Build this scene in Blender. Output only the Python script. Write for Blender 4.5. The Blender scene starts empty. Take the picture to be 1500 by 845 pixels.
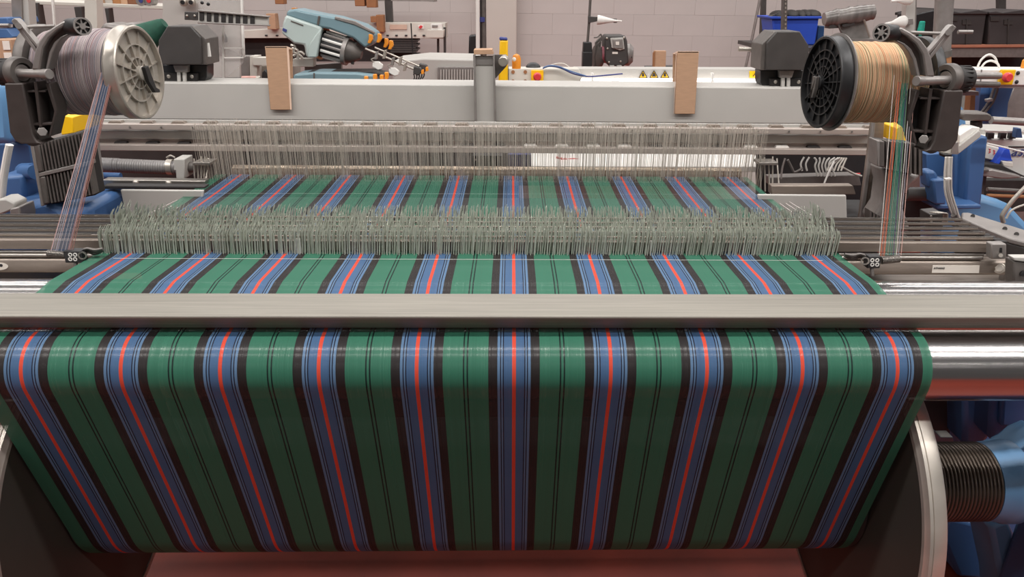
import bpy, math, random
import numpy as np
from mathutils import Vector, Matrix
random.seed(7)
S = bpy.context.scene
COL = S.collection

# ------------------------------------------------------------------ camera
FPX, PPX, PPY, CAMH = 1083.0, 774.85, 422.5, 1.55
PS, TH, RO = .0257, .3867, .0115
F = Vector((math.sin(PS)*math.cos(TH), math.cos(PS)*math.cos(TH), -math.sin(TH)))
R0 = Vector((math.cos(PS), -math.sin(PS), 0)); U0 = R0.cross(F)
R = R0*math.cos(RO)+U0*math.sin(RO); U = U0*math.cos(RO)-R0*math.sin(RO)
EYE = Vector((0, 0, CAMH))
cd = bpy.data.cameras.new('camera'); cam = bpy.data.objects.new('camera', cd); COL.objects.link(cam)
cd.sensor_width = 36; cd.lens = FPX/1500*36; cd.shift_x = -(PPX-750)/1500; cd.clip_start = .02
cam.matrix_world = Matrix(((R.x, U.x, -F.x, 0), (R.y, U.y, -F.y, 0), (R.z, U.z, -F.z, CAMH), (0, 0, 0, 1)))
S.camera = cam

# ------------------------------------------------------------------ light and exposure
w = bpy.data.worlds.new('hall'); S.world = w; w.use_nodes = True
w.node_tree.nodes['Background'].inputs[0].default_value = (.80, .78, .77, 1)
w.node_tree.nodes['Background'].inputs[1].default_value = .15
S.view_settings.view_transform = 'Standard'; S.view_settings.look = 'None'
S.view_settings.gamma = 1; S.view_settings.exposure = 0
def strip(x, y, z, sx, sy, power):
    l = bpy.data.lights.new('ceiling_strip_lamp', 'AREA'); l.shape = 'RECTANGLE'; l.size = sx; l.size_y = sy
    l.energy = power; l.color = (1, .975, .955)
    o = bpy.data.objects.new('ceiling_strip_lamp', l); COL.objects.link(o); o.location = (x, y, z)
for y, sy, p in ((-6.5, .014, 44), (-4.2, .014, 44), (-.7, .12, 190), (.6, .16, 290), (2.2, .16, 60), (4.2, .16, 150), (6.4, .16, 250)):
    strip(0, y, 4.3, 12, sy, p)

# ------------------------------------------------------------------ pixel helpers (points on real planes of the hall)
def ray(x, y): return F+R*((x-PPX)/FPX)+U*((PPY-y)/FPX)
def at(x, y, Y): d = ray(x, y); return EYE+d*(Y/d.y)
def atz(x, y, z): d = ray(x, y); return EYE+d*((z-CAMH)/d.z)
def mpp(x, y, Y): d = ray(x, y); return (Y/d.y)/FPX           # metres per pixel at that depth

# ------------------------------------------------------------------ mesh helpers
class MB:
    def __init__(s): s.v = []; s.f = []
    def add(s, vs, fs):
        n = len(s.v); s.v += [tuple(p) for p in vs]; s.f += [tuple(i+n for i in q) for q in fs]; return s
    def box(s, c, d, rot=None):
        hx, hy, hz = d[0]/2, d[1]/2, d[2]/2; c = Vector(c)
        vs = [Vector((x, y, z)) for x in (-hx, hx) for y in (-hy, hy) for z in (-hz, hz)]
        if rot is not None: vs = [rot@p for p in vs]
        return s.add([c+p for p in vs], [(0, 1, 3, 2), (4, 6, 7, 5), (0, 4, 5, 1), (2, 3, 7, 6), (0, 2, 6, 4), (1, 5, 7, 3)])
    def span(s, a, b): return s.box([(a[i]+b[i])/2 for i in range(3)], [abs(b[i]-a[i]) for i in range(3)])
    def pbox(s, x0, y0, x1, y1, Y, d):
        a = at(x0, y1, Y); b = at(x1, y0, Y); return s.span((a.x, Y, a.z), (b.x, Y+d, b.z))
    def prism(s, pts, off):
        pts = [Vector(p) for p in pts]; off = Vector(off); n = len(pts)
        nrm = Vector((0, 0, 0))
        for i in range(n): nrm += pts[i].cross(pts[(i+1) % n])
        if nrm.dot(off) > 0: pts.reverse()
        return s.add(pts+[p+off for p in pts], [tuple(range(n)), tuple(range(2*n-1, n-1, -1))]+[((i+1) % n, i, i+n, (i+1) % n+n) for i in range(n)])
    def ppoly(s, px, Y, d): return s.prism([at(x, y, Y) for x, y in px], (0, d, 0))
    def cyl(s, p0, p1, r, n=16, r1=None):
        p0 = Vector(p0); p1 = Vector(p1); L = (p1-p0).length
        return s.lathe([(0, 0), (0, r), (L, r if r1 is None else r1), (L, 0)], p0, p1-p0, n)
    def lathe(s, prof, o, axis, n=32):
        o = Vector(o); a = Vector(axis).normalized(); b = a.orthogonal().normalized(); c = a.cross(b)
        if abs(a.z) < .99: c = (Vector((0, 0, 1))-a*a.z).normalized(); b = c.cross(a)
        vs = []; idx = []
        for t, r in prof:
            if r <= 1e-9: idx.append([len(vs)]*n); vs.append(o+a*t)
            else:
                idx.append(list(range(len(vs), len(vs)+n)))
                for k in range(n):
                    q = 2*math.pi*k/n; vs.append(o+a*t+b*(r*math.cos(q))+c*(r*math.sin(q)))
        fs = []
        for i in range(len(prof)-1):
            A, B = idx[i], idx[i+1]
            for k in range(n):
                k2 = (k+1) % n; q = [A[k], A[k2], B[k2], B[k]]; u = []
                for e in q:
                    if e not in u: u.append(e)
                if len(u) > 2: fs.append(tuple(u))
        return s.add(vs, fs)
    def tube(s, pts, r, n=6):
        pts = [Vector(p) for p in pts]; vs = []; fs = []; ref = None
        for i, p in enumerate(pts):
            t = (pts[min(i+1, len(pts)-1)]-pts[max(i-1, 0)]).normalized()
            if ref is None: ref = t.orthogonal().normalized()
            ref = (ref-t*ref.dot(t)).normalized(); c = t.cross(ref)
            rr = r[i] if isinstance(r, (list, tuple)) else r
            for k in range(n):
                q = 2*math.pi*k/n; vs.append(p+ref*(rr*math.cos(q))+c*(rr*math.sin(q)))
        for i in range(len(pts)-1):
            for k in range(n): fs.append((i*n+k, i*n+(k+1) % n, (i+1)*n+(k+1) % n, (i+1)*n+k))
        fs += [tuple(range(n-1, -1, -1)), tuple(range((len(pts)-1)*n, len(pts)*n))]
        return s.add(vs, fs)
    def ball(s, c, r, n=14):
        r = (r, r, r) if not isinstance(r, (tuple, list)) else r
        k = len(s.v)
        s.lathe([(-math.cos(math.pi*i/8), math.sin(math.pi*i/8) if 0 < i < 8 else 0) for i in range(9)], (0, 0, 0), (0, 0, 1), n)
        for i in range(k, len(s.v)): s.v[i] = tuple(c[j]+s.v[i][j]*r[j] for j in range(3))
        return s
def curve(pts, k=6):
    pts = [Vector(p) for p in pts]; out = []
    for i in range(len(pts)-1):
        p0, p1, p2, p3 = pts[max(i-1, 0)], pts[i], pts[i+1], pts[min(i+2, len(pts)-1)]
        for j in range(k):
            t = j/k; out.append(.5*((2*p1)+(p2-p0)*t+(2*p0-5*p1+4*p2-p3)*t*t+(3*p1-p0-3*p2+p3)*t**3))
    return out+[pts[-1]]
def pcurve(px, Y, k=5): return curve([at(p[0], p[1], p[2] if len(p) > 2 else Y) for p in px], k)

WM = {}
def link(o, parent=None):
    COL.objects.link(o)
    if parent is not None: o.parent = parent
    return o
def tag(o, label, cat, group=None, kind=None):
    if label: o['label'] = label
    if cat: o['category'] = cat
    if group: o['group'] = group
    if kind: o['kind'] = kind
    return o
def thing(name, label, cat, loc=(0, 0, 0), rot=None, group=None):
    o = bpy.data.objects.new(name, None); o.empty_display_size = .05; COL.objects.link(o)
    M = Matrix.Translation(Vector(loc)) @ (rot.to_4x4() if rot is not None else Matrix())
    o.matrix_world = M; WM[o.name] = M; return tag(o, label, cat, group)
def obj(name, mb, m, parent=None, bevel=0, local=False, sharp=38, label=None, kind=None):
    me = bpy.data.meshes.new(name)
    vs = mb.v
    if parent is not None: M = WM[parent.name]
    else:
        a = np.array(vs); lo = a.min(0); hi = a.max(0); M = Matrix.Translation(((lo[0]+hi[0])/2, (lo[1]+hi[1])/2, lo[2]))
    if not local:
        Mi = M.inverted(); vs = [tuple(Mi @ Vector(p)) for p in vs]
    me.from_pydata(vs, [], mb.f); me.materials.append(m); me.shade_smooth()
    me.set_sharp_from_angle(angle=math.radians(sharp))
    o = bpy.data.objects.new(name, me); link(o, parent); WM[o.name] = M
    if parent is None: o.matrix_world = M
    if bevel:
        b = o.modifiers.new('bevel', 'BEVEL'); b.width = bevel; b.segments = 2; b.limit_method = 'ANGLE'; b.angle_limit = math.radians(40)
    if label: o['label'] = label
    if kind: o['kind'] = kind
    return o
def one(name, mb, m, label, cat, group=None, **k): return tag(obj(name, mb, m, **k), label, cat, group)
def struct(name, mb, m, **k): o = obj(name, mb, m, **k); o['kind'] = 'structure'; return o
def text(name, body, m, parent, loc, xdir, up, size, thick=.0003, align='LEFT', shear=0):
    c = bpy.data.curves.new(name, 'FONT'); c.body = body; c.size = size; c.extrude = thick; c.align_x = align; c.shear = shear
    t = bpy.data.objects.new(name, c)
    me = bpy.data.meshes.new_from_object(t); bpy.data.objects.remove(t)
    me.name = name; me.materials.clear(); me.materials.append(m)
    x = Vector(xdir).normalized(); u = Vector(up); u = (u-x*u.dot(x)).normalized(); n = x.cross(u)
    M = Matrix(((x.x, u.x, n.x, loc[0]), (x.y, u.y, n.y, loc[1]), (x.z, u.z, n.z, loc[2]), (0, 0, 0, 1)))
    me.transform(WM[parent.name].inverted() @ M)
    o = bpy.data.objects.new(name, me); link(o, parent); WM[o.name] = WM[parent.name]; return o

# ------------------------------------------------------------------ materials
def lin(c): return tuple((x/12.92 if x <= .04045 else ((x+.055)/1.055)**2.4) for x in (v/255 for v in c))+(1,)
def mat(name, col, rough=.5, metal=0, nz=.12, scale=9, bump=0, stretch=(1, 1, 1), alpha=1, spec=.5, nrough=.1):
    m = bpy.data.materials.new(name); m.use_nodes = True; N = m.node_tree.nodes; L = m.node_tree.links
    p = N['Principled BSDF']; c = lin(col)
    p.inputs['Roughness'].default_value = rough; p.inputs['Metallic'].default_value = metal; p.inputs['Specular IOR Level'].default_value = spec
    p.inputs['Alpha'].default_value = alpha
    tc = N.new('ShaderNodeTexCoord'); mp = N.new('ShaderNodeMapping'); mp.inputs['Scale'].default_value = stretch
    ns = N.new('ShaderNodeTexNoise'); ns.inputs['Scale'].default_value = scale; ns.inputs['Detail'].default_value = 5
    L.new(tc.outputs['Object'], mp.inputs[0]); L.new(mp.outputs[0], ns.inputs['Vector'])
    r = N.new('ShaderNodeValToRGB'); e = r.color_ramp.elements
    e[0].position = .3; e[1].position = .7
    e[0].color = tuple(x*(1-nz) for x in c[:3])+(1,); e[1].color = tuple(min(1, x*(1+nz)) for x in c[:3])+(1,)
    L.new(ns.outputs[0], r.inputs[0]); L.new(r.outputs[0], p.inputs['Base Color'])
    if nrough:
        mr = N.new('ShaderNodeMapRange'); mr.inputs[3].default_value = max(.02, rough-nrough*rough); mr.inputs[4].default_value = min(1, rough+nrough*rough)
        L.new(ns.outputs[0], mr.inputs[0]); L.new(mr.outputs[0], p.inputs['Roughness'])
    if bump:
        b = N.new('ShaderNodeBump'); b.inputs['Strength'].default_value = bump; b.inputs['Distance'].default_value = .002
        L.new(ns.outputs[0], b.inputs['Height']); L.new(b.outputs[0], p.inputs['Normal'])
    return m
def glow(name, col, s):
    m = bpy.data.materials.new(name); m.use_nodes = True; p = m.node_tree.nodes['Principled BSDF']
    p.inputs['Base Color'].default_value = lin(col); p.inputs['Emission Color'].default_value = lin(col); p.inputs['Emission Strength'].default_value = s; return m
M_alu = mat('brushed_aluminium', (134, 129, 120), .6, .3, .16, 6, .15, (1, 60, 60))
M_chrome = mat('polished_steel', (176, 172, 170), .2, 1, .08, 3, .02, (1, 30, 30))
M_steel = mat('worn_steel', (150, 144, 138), .34, .85, .2, 8, .1, (1, 8, 8))
M_bar = mat('grey_bronze_bar', (142, 130, 120), .40, .55, .12, 10, .05, (1, 8, 8))
M_gun = mat('gunmetal_casting', (98, 92, 88), .48, .35, .15, 40, .25)
M_arm = mat('dark_cast_arm', (66, 58, 55), .5, .2, .12, 40, .2)
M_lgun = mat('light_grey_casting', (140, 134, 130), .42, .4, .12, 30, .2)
M_dark = mat('dark_grey_plastic', (62, 58, 56), .5, 0, .12, 20, .08)
M_black = mat('black_plastic', (30, 29, 30), .42, 0, .2, 25, .05)
M_shade = mat('dark_iron_and_shade', (42, 38, 37), .65, .1, .3, 12, .1)  # near-black for dark iron parts, also for painted shade in gaps
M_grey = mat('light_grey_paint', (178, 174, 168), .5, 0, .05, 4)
M_white = mat('white_paint', (224, 220, 214), .42, 0, .04, 5)
M_cream = mat('off_white_paint', (200, 194, 184), .5, 0, .06, 5)
M_blue = mat('blue_enamel', (62, 96, 142), .42, 0, .1, 5, .05)
M_lblue = mat('pale_blue_enamel', (96, 140, 180), .4, 0, .08, 5, .04)
M_bin = mat('bin_blue', (40, 78, 190), .45, 0, .1, 4)
M_teal = mat('blue_grey_shell', (112, 138, 146), .4, 0, .05, 6)
M_lteal = mat('pale_grey_green_shell', (176, 188, 184), .4, 0, .04, 6)
M_orange = mat('orange_plastic', (226, 142, 40), .4, 0, .1, 8)
M_copper = mat('amber_ring', (190, 124, 62), .35, .2, .1, 8)
M_yellow = mat('yellow_paint', (240, 186, 18), .4, 0, .06, 6)
M_red = mat('red_plastic', (205, 58, 62), .38, 0, .08, 8)
M_card = mat('brown_cardboard', (178, 142, 114), .85, 0, .07, 30, .05, (1, 1, 6))
M_cedge = mat('cardboard_edge', (222, 190, 168), .85, 0, .06, 40)
M_floor = mat('red_floor_paint', (140, 54, 38), .55, 0, .25, 5, .1)
M_wall = mat('painted_blockwork', (182, 174, 170), .8, 0, .05, 2.5, .2)
M_pil = mat('painted_pilaster', (186, 178, 170), .75, 0, .04, 2)
M_wire = mat('galvanised_wire', (196, 200, 186), .3, .62, .14, 60)
M_heddle = mat('heddle_wire', (196, 186, 174), .35, .35, .35, 300, 0, (1, .1, .1))
M_rail = mat('pinkish_grey_rail', (172, 160, 152), .42, .3, .08, 8, .05, (1, 6, 6))
M_tube = mat('warm_steel_tube', (206, 186, 164), .3, .6, .15, 30, .05, (3, .3, .3))
M_clear = mat('clear_acrylic', (190, 184, 180), .15, 0, .05, 4, 0, (1, 1, 1), .26)
M_mist = mat('smoky_plastic', (170, 170, 172), .25, 0, .08, 6, 0, (1, 1, 1), .6)
M_green = mat('green_yarn', (28, 74, 58), .8, 0, .2, 60, .3)
M_aqua = mat('aqua_yarn', (30, 150, 130), .8, 0, .15, 60, .3)
M_hose = mat('grey_hose', (126, 122, 120), .4, .2, .1, 10)
M_tyre = mat('black_coil', (88, 77, 68), .3, .6, .25, 14, .1)
M_paper = mat('white_label', (224, 216, 206), .7, 0, .03, 20)
M_ink = mat('dark_ink', (40, 36, 38), .7, 0, .05, 20)
M_navy = mat('navy_ink', (52, 60, 120), .6, 0, .05, 20)
M_wood = mat('brown_board', (146, 98, 62), .7, 0, .15, 12, .05, (1, 6, 1))
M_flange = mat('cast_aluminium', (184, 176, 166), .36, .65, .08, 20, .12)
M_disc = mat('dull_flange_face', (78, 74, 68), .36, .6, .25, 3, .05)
M_tubelight = glow('fluorescent_tube', (255, 250, 245), 2.2)

def yarn_mat(name, cols, freq, seed):
    # wound yarn: colour bands round the spool that follow the axis (object X)
    m = bpy.data.materials.new(name); m.use_nodes = True; N = m.node_tree.nodes; L = m.node_tree.links; p = N['Principled BSDF']
    p.inputs['Roughness'].default_value = .8; p.inputs['Specular IOR Level'].default_value = .2
    tc = N.new('ShaderNodeTexCoord'); sx = N.new('ShaderNodeSeparateXYZ'); L.new(tc.outputs['Object'], sx.inputs[0])
    ns = N.new('ShaderNodeTexNoise'); ns.noise_dimensions = '1D'; ns.inputs['Scale'].default_value = freq; ns.inputs['Detail'].default_value = 3
    ad = N.new('ShaderNodeMath'); ad.operation = 'ADD'; ad.inputs[1].default_value = seed; L.new(sx.outputs[0], ad.inputs[0]); L.new(ad.outputs[0], ns.inputs['W'])
    r = N.new('ShaderNodeValToRGB'); e = r.color_ramp.elements
    while len(e) < len(cols): e.new(.5)
    for i, c in enumerate(cols): e[i].position = .25+.5*i/(len(cols)-1); e[i].color = lin(c)
    L.new(ns.outputs[0], r.inputs[0]); L.new(r.outputs[0], p.inputs['Base Color']); return m
M_yl = yarn_mat('mauve_grey_yarn', [(108, 98, 104), (168, 150, 152), (114, 106, 112), (182, 168, 164), (98, 104, 114), (160, 126, 122), (126, 118, 122)], 330, 3)
M_yr = yarn_mat('sand_green_yarn', [(96, 100, 70), (206, 166, 134), (190, 140, 104), (214, 178, 146), (90, 140, 110), (196, 110, 74), (200, 168, 130)], 330, 8)

PITCH, X0 = .155, .0045
UL, UR = -5.45, 4.37
def warp_mat(name, thin):
    m = bpy.data.materials.new(name); m.use_nodes = True; N = m.node_tree.nodes; L = m.node_tree.links; p = N['Principled BSDF']
    uv = N.new('ShaderNodeUVMap'); uv.uv_map = 'threads'; s = N.new('ShaderNodeSeparateXYZ'); L.new(uv.outputs[0], s.inputs[0])
    def mth(op, a, b=None):
        n = N.new('ShaderNodeMath'); n.operation = op
        for i, q in enumerate((a, b)):
            if q is None: continue
            if isinstance(q, (int, float)): n.inputs[i].default_value = q
            else: L.new(q, n.inputs[i])
        return n.outputs[0]
    a = mth('ABSOLUTE', mth('SUBTRACT', mth('FRACT', mth('ADD', s.outputs[0], .5)), .5))
    r = N.new('ShaderNodeValToRGB'); r.color_ramp.interpolation = 'CONSTANT'; e = r.color_ramp.elements
    RED, BL, LB, BK, DB, GR = (200, 70, 50), (64, 92, 126), (84, 112, 142), (36, 32, 32), (22, 26, 44), (48, 102, 81)
    st = [(0, RED), (.0165, BL), (.102, DB), (.114, LB), (.130, DB), (.142, LB), (.168, BK), (.262, GR), (.4715, (14, 34, 30)), (.4845, GR)]
    while len(e) < len(st): e.new(.9)
    for i, (q, c) in enumerate(st): e[i].position = q; e[i].color = lin(c)
    L.new(mth('MULTIPLY', a, 1.0), r.inputs[0])
    cb = N.new('ShaderNodeCombineXYZ'); L.new(mth('MULTIPLY', s.outputs[0], 110), cb.inputs[0]); L.new(mth('MULTIPLY', s.outputs[1], .8), cb.inputs[1])
    ns = N.new('ShaderNodeTexNoise'); ns.inputs['Scale'].default_value = 1; ns.inputs['Detail'].default_value = 3; ns.inputs['Roughness'].default_value = .7
    L.new(cb.outputs[0], ns.inputs['Vector'])
    mr = N.new('ShaderNodeMapRange'); mr.inputs[1].default_value = .3; mr.inputs[2].default_value = .7; mr.inputs[3].default_value = .74; mr.inputs[4].default_value = 1.26
    L.new(ns.outputs[0], mr.inputs[0])
    mx = N.new('ShaderNodeMix'); mx.data_type = 'RGBA'; mx.blend_type = 'MULTIPLY'; mx.inputs[0].default_value = 1
    L.new(r.outputs[0], mx.inputs[6]); L.new(mr.outputs[0], mx.inputs[7]); L.new(mx.outputs[2], p.inputs['Base Color'])
    p.inputs['Roughness'].default_value = .62; p.inputs['Specular IOR Level'].default_value = .22
    # the gaps between the threads let what lies behind show through
    ga = N.new('ShaderNodeMapRange'); ga.inputs[1].default_value = .35; ga.inputs[2].default_value = .75
    ga.inputs[3].default_value = 1-thin*.4; ga.inputs[4].default_value = 1-thin*2.2
    L.new(ns.outputs[0], ga.inputs[0]); L.new(ga.outputs[0], p.inputs['Alpha'])
    return m
M_warp = warp_mat('tartan_warp_threads', .15)
M_shed = warp_mat('tartan_warp_open_shed', .36)

# ================================================================== THE HALL
struct('floor', MB().span((-9, -2, -.05), (9, 9, 0)), M_floor)
WY = 8.5
wall = struct('wall_back', MB().span((-9, WY+.012, 0), (9, WY+.2, 4.5)), M_wall)
bm = MB().box((0, 0, 0), (.4393, .02, .2143)); blk = None
for r in range(3, 9):
    for k in range(-13, 14):
        x = k*.44+(.22 if r % 2 else 0); z = r*.215+.1075
        if blk is None:
            blk = obj('block', bm, M_wall, wall, local=True, bevel=.001)
            o = blk
        else: o = blk.copy(); COL.objects.link(o)
        o.location = (x, WY+.012+random.uniform(-.001, .001)-(WY+.106), z-0)
wz = WM[wall.name].translation
for o in wall.children: o.location = (o.location.x-wz.x, o.location.y+WY+.106-wz.y, o.location.z-wz.z)
a = at(706, 60, WY-.16); b = at(757, 60, WY-.16)
struct('trim_1', MB().span((a.x, WY-.16, 0), (b.x, WY+.01, 4)), M_pil, bevel=.01)

# ================================================================== WARP SHEET
ZS = 1.042
RR = (1.272, ZS+.003-.058, .058)          # rear guide roller: Y, Z, radius
RF = (1.101, .962, .060)              # front roller
RB = (1.285, .589, .135)              # warp left on the beam barrel
def tangent(c1, c2):
    # outer tangent on the left of travel c1 -> c2 in the (Y, Z) plane
    d = Vector((c2[0]-c1[0], c2[1]-c1[1])); Ln = d.length; d /= Ln; n = Vector((d.y, -d.x))
    return d, n, Ln
def touch(c1, c2, side):
    d, n, Ln = tangent(c1, c2); s = (c1[2]-c2[2])/Ln; cth = math.sqrt(1-s*s)
    nn = d*s+n*(side*cth)
    return math.atan2(nn.y, nn.x)
def arc(c, a0, a1, n, e=.0012): return [(c[0]+(c[2]+e)*math.cos(a0+(a1-a0)*i/n), c[1]+(c[2]+e)*math.sin(a0+(a1-a0)*i/n)) for i in range(n+1)]
tA = touch(RR, RF, 1); tB = touch(RF, RB, 1)
tA %= 2*math.pi; tB %= 2*math.pi
path_front = [(1.62, ZS+.001), (1.40, ZS)]+arc(RR, math.pi/2, tA, 8)+arc(RF, tA, tB, 18)+arc(RB, tB, tB+math.radians(150), 22)
path_shed = [(2.09, ZS+.006), (1.9, ZS+.003), (1.62, ZS+.001)]
sheet = thing('warp_sheet', 'green blue and black striped tartan warp stretched over the loom rollers', 'yarn sheet', (0, 1.3, ZS))
def sheet_part(name, path, m):
    nx = 40; vs = []; fs = []; uvs = []; v = 0
    for i, (y, z) in enumerate(path):
        if i: v += math.hypot(y-path[i-1][0], z-path[i-1][1])
        for k in range(nx+1):
            u = UL+(UR-UL)*k/nx; vs.append((X0+u*PITCH, y, z)); uvs.append((u, v))
    for i in range(len(path)-1):
        for k in range(nx): fs.append((i*(nx+1)+k, i*(nx+1)+k+1, (i+1)*(nx+1)+k+1, (i+1)*(nx+1)+k))
    mb = MB().add(vs, fs); o = obj(name, mb, m, sheet, sharp=180); me = o.data
    ul = me.uv_layers.new(name='threads'); idx = np.empty(len(me.loops), dtype=np.int32); me.loops.foreach_get('vertex_index', idx)
    ul.data.foreach_set('uv', np.array(uvs, dtype=np.float32)[idx].ravel()); return o
sheet_part('stretched_warp', path_front, M_warp)
sheet_part('open_shed_warp', path_shed, M_shed)

# ------------------------------------------------------------------ rollers and bar
def roller(name, label, c, x0, x1, m):
    t = thing(name, label, 'roller', (0, c[0], c[1]-c[2]))
    obj('drum', MB().lathe([(0, 0), (0, c[2]-.003), (.003, c[2]), (x1-x0-.003, c[2]), (x1-x0, c[2]-.003), (x1-x0, 0)], (x0, c[0], c[1]), (1, 0, 0), 72), m, t)
    obj('journal', MB().cyl((x0-.10, c[0], c[1]), (x0, c[0], c[1]), .02), M_steel, t)
    obj('journal', MB().cyl((x1, c[0], c[1]), (x1+.10, c[0], c[1]), .02), M_steel, t)
roller('rear_guide_roller', 'polished steel roller just behind the flat aluminium bar', RR, -1.24, 1.24, M_chrome)
roller('front_deflecting_roller', 'thick polished steel roller the tartan bends down over, nearest the viewer', RF, -1.24, 1.24, M_chrome)
ZT = 1.062
a = atz(750, 430, ZT); b = atz(750, 462, ZT); zb = at(750, 480.5, b.y+.020).z
one('flat_bar', MB().prism([(-1.26, a.y, zb+.014), (-1.26, a.y, ZT), (-1.26, b.y+.004, ZT), (-1.26, b.y, ZT-.003), (-1.26, b.y+.001, ZT-.008), (-1.26, b.y+.020, zb)], (2.52, 0, 0)), M_alu,
    'flat brushed aluminium bar across the whole width above the tartan', 'bar', bevel=.0015)

# ------------------------------------------------------------------ warp beam below
CY, CZ = RB[0], RB[1]
beam = thing('warp_beam', 'large warp beam with metal flange discs below the hanging tartan', 'beam', (0, CY, CZ-.335))
obj('barrel', MB().cyl((-.845, CY, CZ), (.695, CY, CZ), RB[2]-.001, 64), M_shade, beam)
def flange(x, s, r):
    pr = [(0, .09), (0, r-.012), (.002, r-.008), (.004, r-.001), (.009, r), (.010, r-.002), (.011, r), (.030, r), (.034, r-.003), (.036, r-.012), (.036, .09), (0, .09)]
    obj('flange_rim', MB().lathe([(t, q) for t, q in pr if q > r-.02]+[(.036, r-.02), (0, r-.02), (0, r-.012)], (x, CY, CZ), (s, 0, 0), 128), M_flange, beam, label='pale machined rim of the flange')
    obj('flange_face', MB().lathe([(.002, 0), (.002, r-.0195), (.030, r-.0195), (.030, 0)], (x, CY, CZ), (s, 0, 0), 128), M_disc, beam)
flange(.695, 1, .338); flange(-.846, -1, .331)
obj('beam_shaft', MB().cyl((.73, CY, CZ), (1.2, CY, CZ), .05, 32), M_steel, beam)
obj('beam_shaft', MB().cyl((-1.2, CY, CZ), (-.88, CY, CZ), .05, 32), M_steel, beam)
x0, x1 = .735, 1.0; n = 34; pr = [(0, .05)]
for k in range(n):
    q = (x1-x0)/n
    for t, rr in ((0, .0785), (.14, .0815), (.3, .083), (.7, .083), (.86, .0815)): pr.append(((k+t)*q, rr))
obj('ribbed_sleeve', MB().lathe(pr+[(x1-x0, .05)], (x0, CY, CZ-.004), (1, 0, 0), 56), M_tyre, beam, sharp=60, label='black ribbed coil sleeve')
obj('collar', MB().lathe([(0, .05), (0, .082), (.03, .085), (.034, .088), (.060, .088), (.064, .084), (.066, .06)], (x1, CY, CZ-.004), (1, 0, 0), 56), M_lblue, beam, label='pale blue collar ring')
obj('bearing_drum', MB().lathe([(0, .02), (0, .064), (.2, .07), (.2, 0)], (x1+.066, CY, CZ-.004), (1, 0, 0), 40), M_blue, beam, label='blue bearing drum')

# ------------------------------------------------------------------ loom side frames
fr = thing('loom_side_frame', 'blue cast iron loom frame at right beside the ribbed sleeve', 'frame', (1.25, 1.5, 0))
obj('upper_housing', MB().ppoly([(1412, 560), (1456, 560), (1450, 640), (1440, 656), (1412, 655)], 1.62, .25), M_blue, fr, bevel=.012)
obj('upper_housing', MB().ppoly([(1456, 540), (1530, 540), (1530, 672), (1480, 668), (1458, 650), (1450, 640)], 1.55, .32), M_blue, fr, bevel=.014)
obj('recessed_panel', MB().ppoly([(1470, 560), (1530, 560), (1530, 632), (1466, 625)], 1.535, .02), M_blue, fr, bevel=.008)
obj('lug', MB().ppoly([(1472, 680), (1480, 668), (1492, 662), (1506, 650), (1530, 640), (1530, 676), (1500, 674), (1486, 690)], 1.42, .08), M_lblue, fr, bevel=.006)
obj('stay', MB().ppoly([(1380, 790), (1388, 758), (1458, 772), (1470, 845), (1440, 850), (1404, 846)], 1.60, .1), M_blue, fr, bevel=.012)
obj('leg', MB().ppoly([(1450, 772), (1478, 762), (1490, 790), (1505, 880), (1510, 1000), (1478, 1000), (1470, 870)], 1.45, .12), M_lblue, fr, bevel=.012)
obj('leg', MB().span((1.24, 1.0, 0), (1.32, 1.45, .9)), M_blue, fr, bevel=.02)
obj('stop_clip', MB().ppoly([(1359, 630), (1364, 626), (1378, 640), (1396, 640), (1398, 652), (1376, 650), (1372, 648)], 1.5, .03), M_steel, fr, bevel=.002, label='small bent steel clip')
obj('dark_gap_backing', MB().ppoly([(1330, 560), (1414, 560), (1412, 660), (1396, 690), (1330, 690)], 1.95, .1), M_shade, fr, bevel=.01)  # dark plate added to keep the gap beside the sleeve dark
obj('lower_web', MB().ppoly([(1404, 640), (1540, 640), (1540, 780), (1412, 780)], 1.78, .06), M_blue, fr)
obj('skid_plate', MB().ppoly([(1366, 786), (1376, 776), (1440, 846), (1450, 870), (1420, 870)], 1.66, .04), M_shade, fr)
fl = thing('loom_side_frame', 'blue cast iron loom frame behind the left end bars', 'frame', (-1.3, 1.9, 0))
obj('column', MB().ppoly([(-20, 205), (48, 205), (56, 262), (66, 330), (66, 420), (-20, 420)], 2.1, .2), M_blue, fl, bevel=.015)
obj('column', MB().ppoly([(-30, 120), (6, 118), (14, 150), (18, 212), (-30, 212)], 2.0, .2), M_lblue, fl, bevel=.02)
obj('bearing_block', MB().ppoly([(-6, 258), (34, 256), (38, 290), (30, 300), (-6, 300)], 1.86, .14), M_blue, fl, bevel=.01)
obj('shaft_lug', MB().cyl(at(36, 252, 1.9), at(52, 252, 1.86), .018), M_blue, fl)
obj('shaft_lug', MB().cyl(at(36, 252, 1.99), at(52, 252, 1.95), .024), M_blue, fl)
obj('cross_shaft', MB().cyl(at(30, 274, 1.95), at(100, 274, 1.95), .017, 20), M_gun, fl)
obj('cast_saddle', MB().ppoly([(0, 300), (40, 296), (64, 290), (90, 304), (132, 300), (140, 420), (0, 420)], 1.8, .25), M_blue, fl, bevel=.02)
obj('leg', MB().span((-1.34, 1.0, 0), (-1.26, 1.6, .9)), M_blue, fl, bevel=.02)
obj('terminal_block', MB().ppoly([(14, 306), (28, 303), (31, 318), (31, 332), (14, 332)], 1.72, .06), M_lgun, fl, bevel=.003)
obj('elbow_fitting', MB().ppoly([(-4, 292), (8, 291), (22, 298), (22, 306), (8, 312), (-4, 316)], 1.73, .05), M_grey, fl, bevel=.004)
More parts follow.
